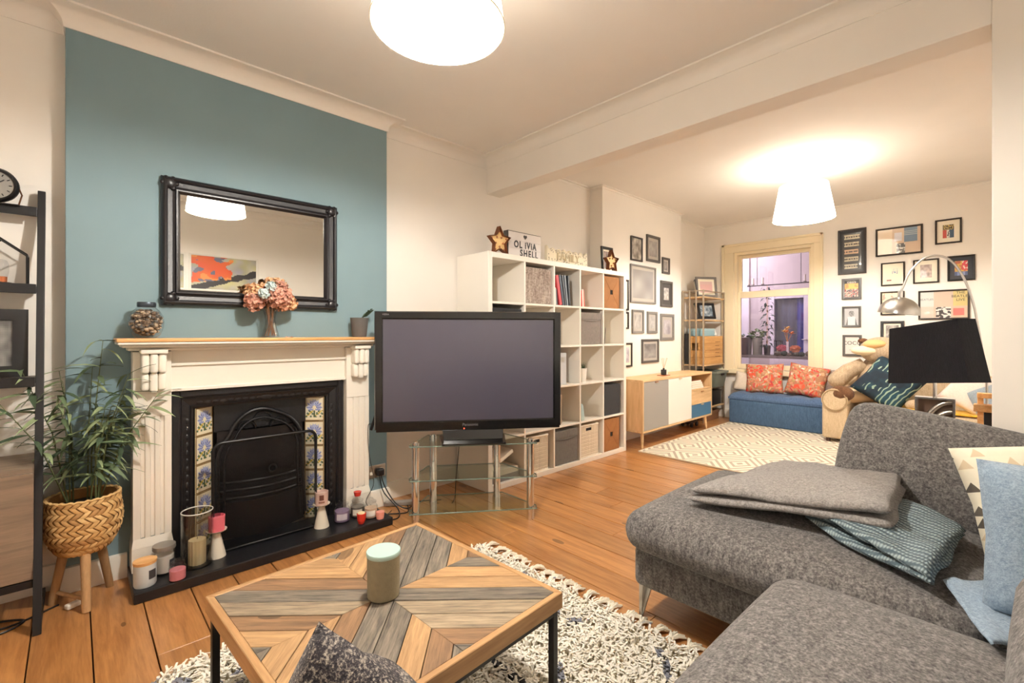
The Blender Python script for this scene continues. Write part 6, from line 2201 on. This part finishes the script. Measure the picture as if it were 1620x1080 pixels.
for k in range(4):
    j = (k + 1) % 4
    fs += [(k, j, 4 + j, 4 + k), (n0 + j, n0 + k, n0 + 4 + k, n0 + 4 + j), (k, n0 + k, n0 + j, j), (4 + k, 4 + j, n0 + 4 + j, n0 + 4 + k)]
MB().add(vs, fs).build('lamp_shade', SHD, tl, loc=(.0, 0, .372), rot=(0, rad(-6.5), 0))
MB().tube([(tw_ * .9 * math.cos(q * PI / 8), dpt * .8 * math.sin(q * PI / 8), 0) for q in range(16)], .002, 5, closed=True).build('shade_carrier', CHROME, tl, loc=(0, 0, .50))

# pale wooden stand beside the stub wall
t = thing('wooden_stand', 'pale wooden stand with a black panel beside the wall opening', 'stand', (4.12, .02, 0))
for sy in (-1, 1):
    MB().box(-.012, .012, sy * .085 - .014, sy * .085 + .014, 0, .80).build('upright', PINE, t, bevel=.003)
MB().box(-.06, .02, -.10, .115, .715, .76).build('cross_bar', PINE, t, bevel=.004)
MB().box(-.05, .01, -.10, .10, .80, .83).build('top_bar', PINE, t, bevel=.004)
MB().box(-.004, .004, -.07, .07, .10, .715).build('dark_panel', BLACK, t)
MB().box(-.12, .12, -.10, .10, 0, .02).build('base_bar', PINE, t, bevel=.003)

# ================================================================== artwork on the wall opposite the mirror
def abstract(x, y):
    n_ = nz(x * 3.2, y * 2.4, 2.0); n2 = nz(x * 8, y * 6, 5.0)
    if x > .42 + .22 * n2 + .15 * n_ and y > .18 + .25 * (1 - x) and n_ > -.25:
        if n2 > .25:
            return (108, 108, 128)
        return (214, 92 + 40 * n_, 44) if n_ < .25 else (222, 140, 70)
    if abs(y - .55 + .55 * x) < .09 + .05 * n2:
        return (58, 54, 54)
    return (176 + 40 * n_, 172 + 36 * n_, 152 + 30 * n2)
WF = mat('white_frame', (232, 228, 220), .4)
frame('painting', 'white framed orange abstract painting opposite the mirror', (1.318, VR + .001, 1.912), PI, .72, .43, .022, WF, None, 0, abstract, 60, 40, glazed=False, cat='painting')
frame('painting', 'white framed second abstract panel beside the orange painting', (.62, VR + .001, 1.912), PI, .62, .43, .022, WF, None, 0, lambda x, y: abstract(x * .7 + .2, 1 - y), 40, 30, glazed=False, cat='painting')

# ================================================================== things in the lean-to
t = thing('potting_bench', 'grey potting bench under the window in the lean-to', 'table', (7.30, 2.45, 0))
MB().box(-.25, .28, -.75, .75, .85, .885).build('bench_top', mat('grey_bench', (120, 116, 112), .6), t, bevel=.004)
for sx in (-1, 1):
    for sy in (-1, 1):
        MB().box(sx * .2 - .02, sx * .2 + .02, sy * .7 - .02, sy * .7 + .02, 0, .85).build('leg', UPVC, t, bevel=.002)
BZt = .8855
def pot(name, label, u, v, r, h, mt, top=None):
    t = thing(name, label, 'plant pot', (u, v, BZt))
    MB().lathe([(0, 0), (r * .8, 0), (r * .84, .004), (r, h), (r * .92, h), (r * .88, h * .88), (0, h * .88)], 24).build('pot', mt, t, smooth=40)
    return t
random.seed(14)
def bush(t, h, n, size, sp_, mt, name='leaf_cluster'):
    m = MB()
    for k in range(n):
        a = random.uniform(0, 6.28); el = random.uniform(.0, 1.3); r = sp_ * random.uniform(.3, 1)
        p = Vector((r * math.cos(a) * math.cos(el), r * math.sin(a) * math.cos(el), h + r * math.sin(el)))
        M = Matrix.Translation(p) @ Euler((random.uniform(-.7, .7), random.uniform(-.9, .5), a)).to_matrix().to_4x4()
        s_ = size * random.uniform(.7, 1.3)
        m.add([(0, 0, 0), (s_ * .5, s_ * .32, .01), (s_, 0, -.01), (s_ * .5, -s_ * .32, .01)], [(0, 1, 2, 3)], M)
    m.build(name, mt, t)
t = pot('plant_pot', 'square dark grey planter with spiky leaf behind the window', 7.22, 2.63, .09, .25, mat('slate_pot', (86, 82, 84), .7)); bush(t, .24, 12, .08, .06, mat('grey_leaf', (96, 112, 98), .6))
t = pot('plant_pot', 'sage green pot of broad leaves behind the window', 7.25, 2.475, .07, .25, mat('sage_pot', (150, 154, 138), .6)); bush(t, .25, 30, .09, .10, mat('broad_leaf', (104, 124, 72), .55))
t = pot('plant_pot', 'dark pot holding a tall leafy climber behind the window', 7.25, 2.345, .045, .14, mat('dark_pot', (66, 64, 66), .7))
m = MB()
for k in range(70):
    z = .12 + k * .0125
    a = k * 2.4
    p = Vector((.03 * math.cos(a), .03 * math.sin(a), z))
    M = Matrix.Translation(p) @ Euler((random.uniform(-.6, .6), random.uniform(-.3, .9), a)).to_matrix().to_4x4()
    m.add([(0, 0, 0), (.045, .014, .01), (.09, 0, -.02), (.045, -.014, .01)], [(0, 1, 2, 3)], M)
m.build('foliage', mat('climber_leaf', (78, 98, 88), .6), t)
MB().cyl((0, 0, .1), (0, 0, 1.0), .004, n=6).build('cane', PINE, t)
t = thing('flower_vase', 'slim white vase of orange lilies behind the window', 'vase', (7.25, 2.085, BZt))
MB().lathe([(0, 0), (.026, 0), (.02, .06), (.014, .16), (.018, .2), (0, .2)], 16).build('vase_body', mat('white_glaze', (240, 236, 232), .25), t, smooth=50)
for k, c in enumerate(((-.05, 0, .32), (.03, .05, .33), (.04, -.04, .30), (.0, .0, .37))):
    m = MB().cyl((0, 0, .19), c, .0025, n=5)
    for q in range(6):
        a = q * PI / 3
        M = Matrix.Translation(c) @ Euler((0, -.95 + .5 * (q % 2), a)).to_matrix().to_4x4()
        m.add([(0, 0, 0), (.03, .02, .0), (.065, 0, -.012), (.03, -.02, .0)], [(0, 1, 2, 3)], M)
    m.build('lily', mat('lily%d' % (k % 2), ((226, 130, 58), (238, 190, 90))[k % 2], .6), t)
t = thing('flower_pot', 'pink flowers in a low pot behind the window', 'plant pot', (7.24, 2.15, BZt))
MB().lathe([(0, 0), (.035, 0), (.042, .06), (0, .06)], 16).build('pot', mat('grey_pot2', (120, 112, 110), .6), t, smooth=40)
m = MB(); petals(m, (0, 0, .10), .055, 90, .02); m.ball((0, 0, .09), .04, 10, 7); m.build('blossom', mat('pink_blossom', (214, 110, 130), .7), t)
t = thing('flower_pot', 'salmon flowers in a low bowl behind the window', 'plant pot', (7.25, 1.99, BZt))
MB().lathe([(0, 0), (.05, 0), (.07, .05), (0, .05)], 16).build('pot', mat('grey_pot3', (100, 96, 92), .6), t, smooth=40)
m = MB(); petals(m, (0, 0, .10), .06, 90, .022, .6); m.ball((0, 0, .07), .04, 10, 7); m.build('blossom', mat('salmon_blossom', (226, 150, 110), .7), t)
t = thing('glass_lantern', 'small dark lantern on the potting bench behind the window', 'lantern', (7.30, 2.215, BZt))
edges = MB()
for x in (-.04, .04):
    for y in (-.04, .04):
        edges.cyl((x, y, 0), (x, y, .2), .005, n=6)
edges.box(-.045, .045, -.045, .045, 0, .012).box(-.045, .045, -.045, .045, .2, .212)
edges.build('lantern_frame', BLACK, t)
MB().cyl((0, 0, .012), (0, 0, .09), .024, n=14).build('candle', WAX, t, smooth=40)
random.seed(6)
for k in range(7):
    r = random.uniform(.035, .06)
    m = MB().ball((0, 0, r * .7), (r, r * .85, r * .7), 9, 6)
    o = m.build('pebble', mat('pebble_%d' % (k % 3), ((92, 90, 78), (122, 112, 100), (58, 72, 66))[k % 3], .8), loc=(7.10 + .05 * (k % 2), 1.72 + .075 * k, BZt), smooth=50)
    tag(o, ('olive grey', 'tan', 'dark green')[k % 3] + ' rounded stone on the potting bench behind the glass', 'stone', 'stones on the potting bench')
# candle bar hanging in the lean-to
t = thing('candle_bar', 'iron candle bar with white candles hung in the lean-to', 'chandelier', (7.75, 2.45, 2.75))
MB().cyl((0, -.55, -.81), (0, .35, -.81), .008, n=8).build('bar', BLACK, t, smooth=50)
for y in (-.4, .2):
    MB().cyl((0, y, -.81), (0, y, 0), .004, n=6).build('hanging_wire', BLACK, t)
for y in (-.45, .12, .26, .33):
    c = MB().cyl((0, y, -.80), (0, y, -.69), .014, n=12).build('candle', PAPER, t, smooth=40)
    MB().lathe([(0, -.80), (.03, -.79), (.0, -.795)], 14, (0, y, 0)).build('drip_tray', BLACK, t, smooth=50)
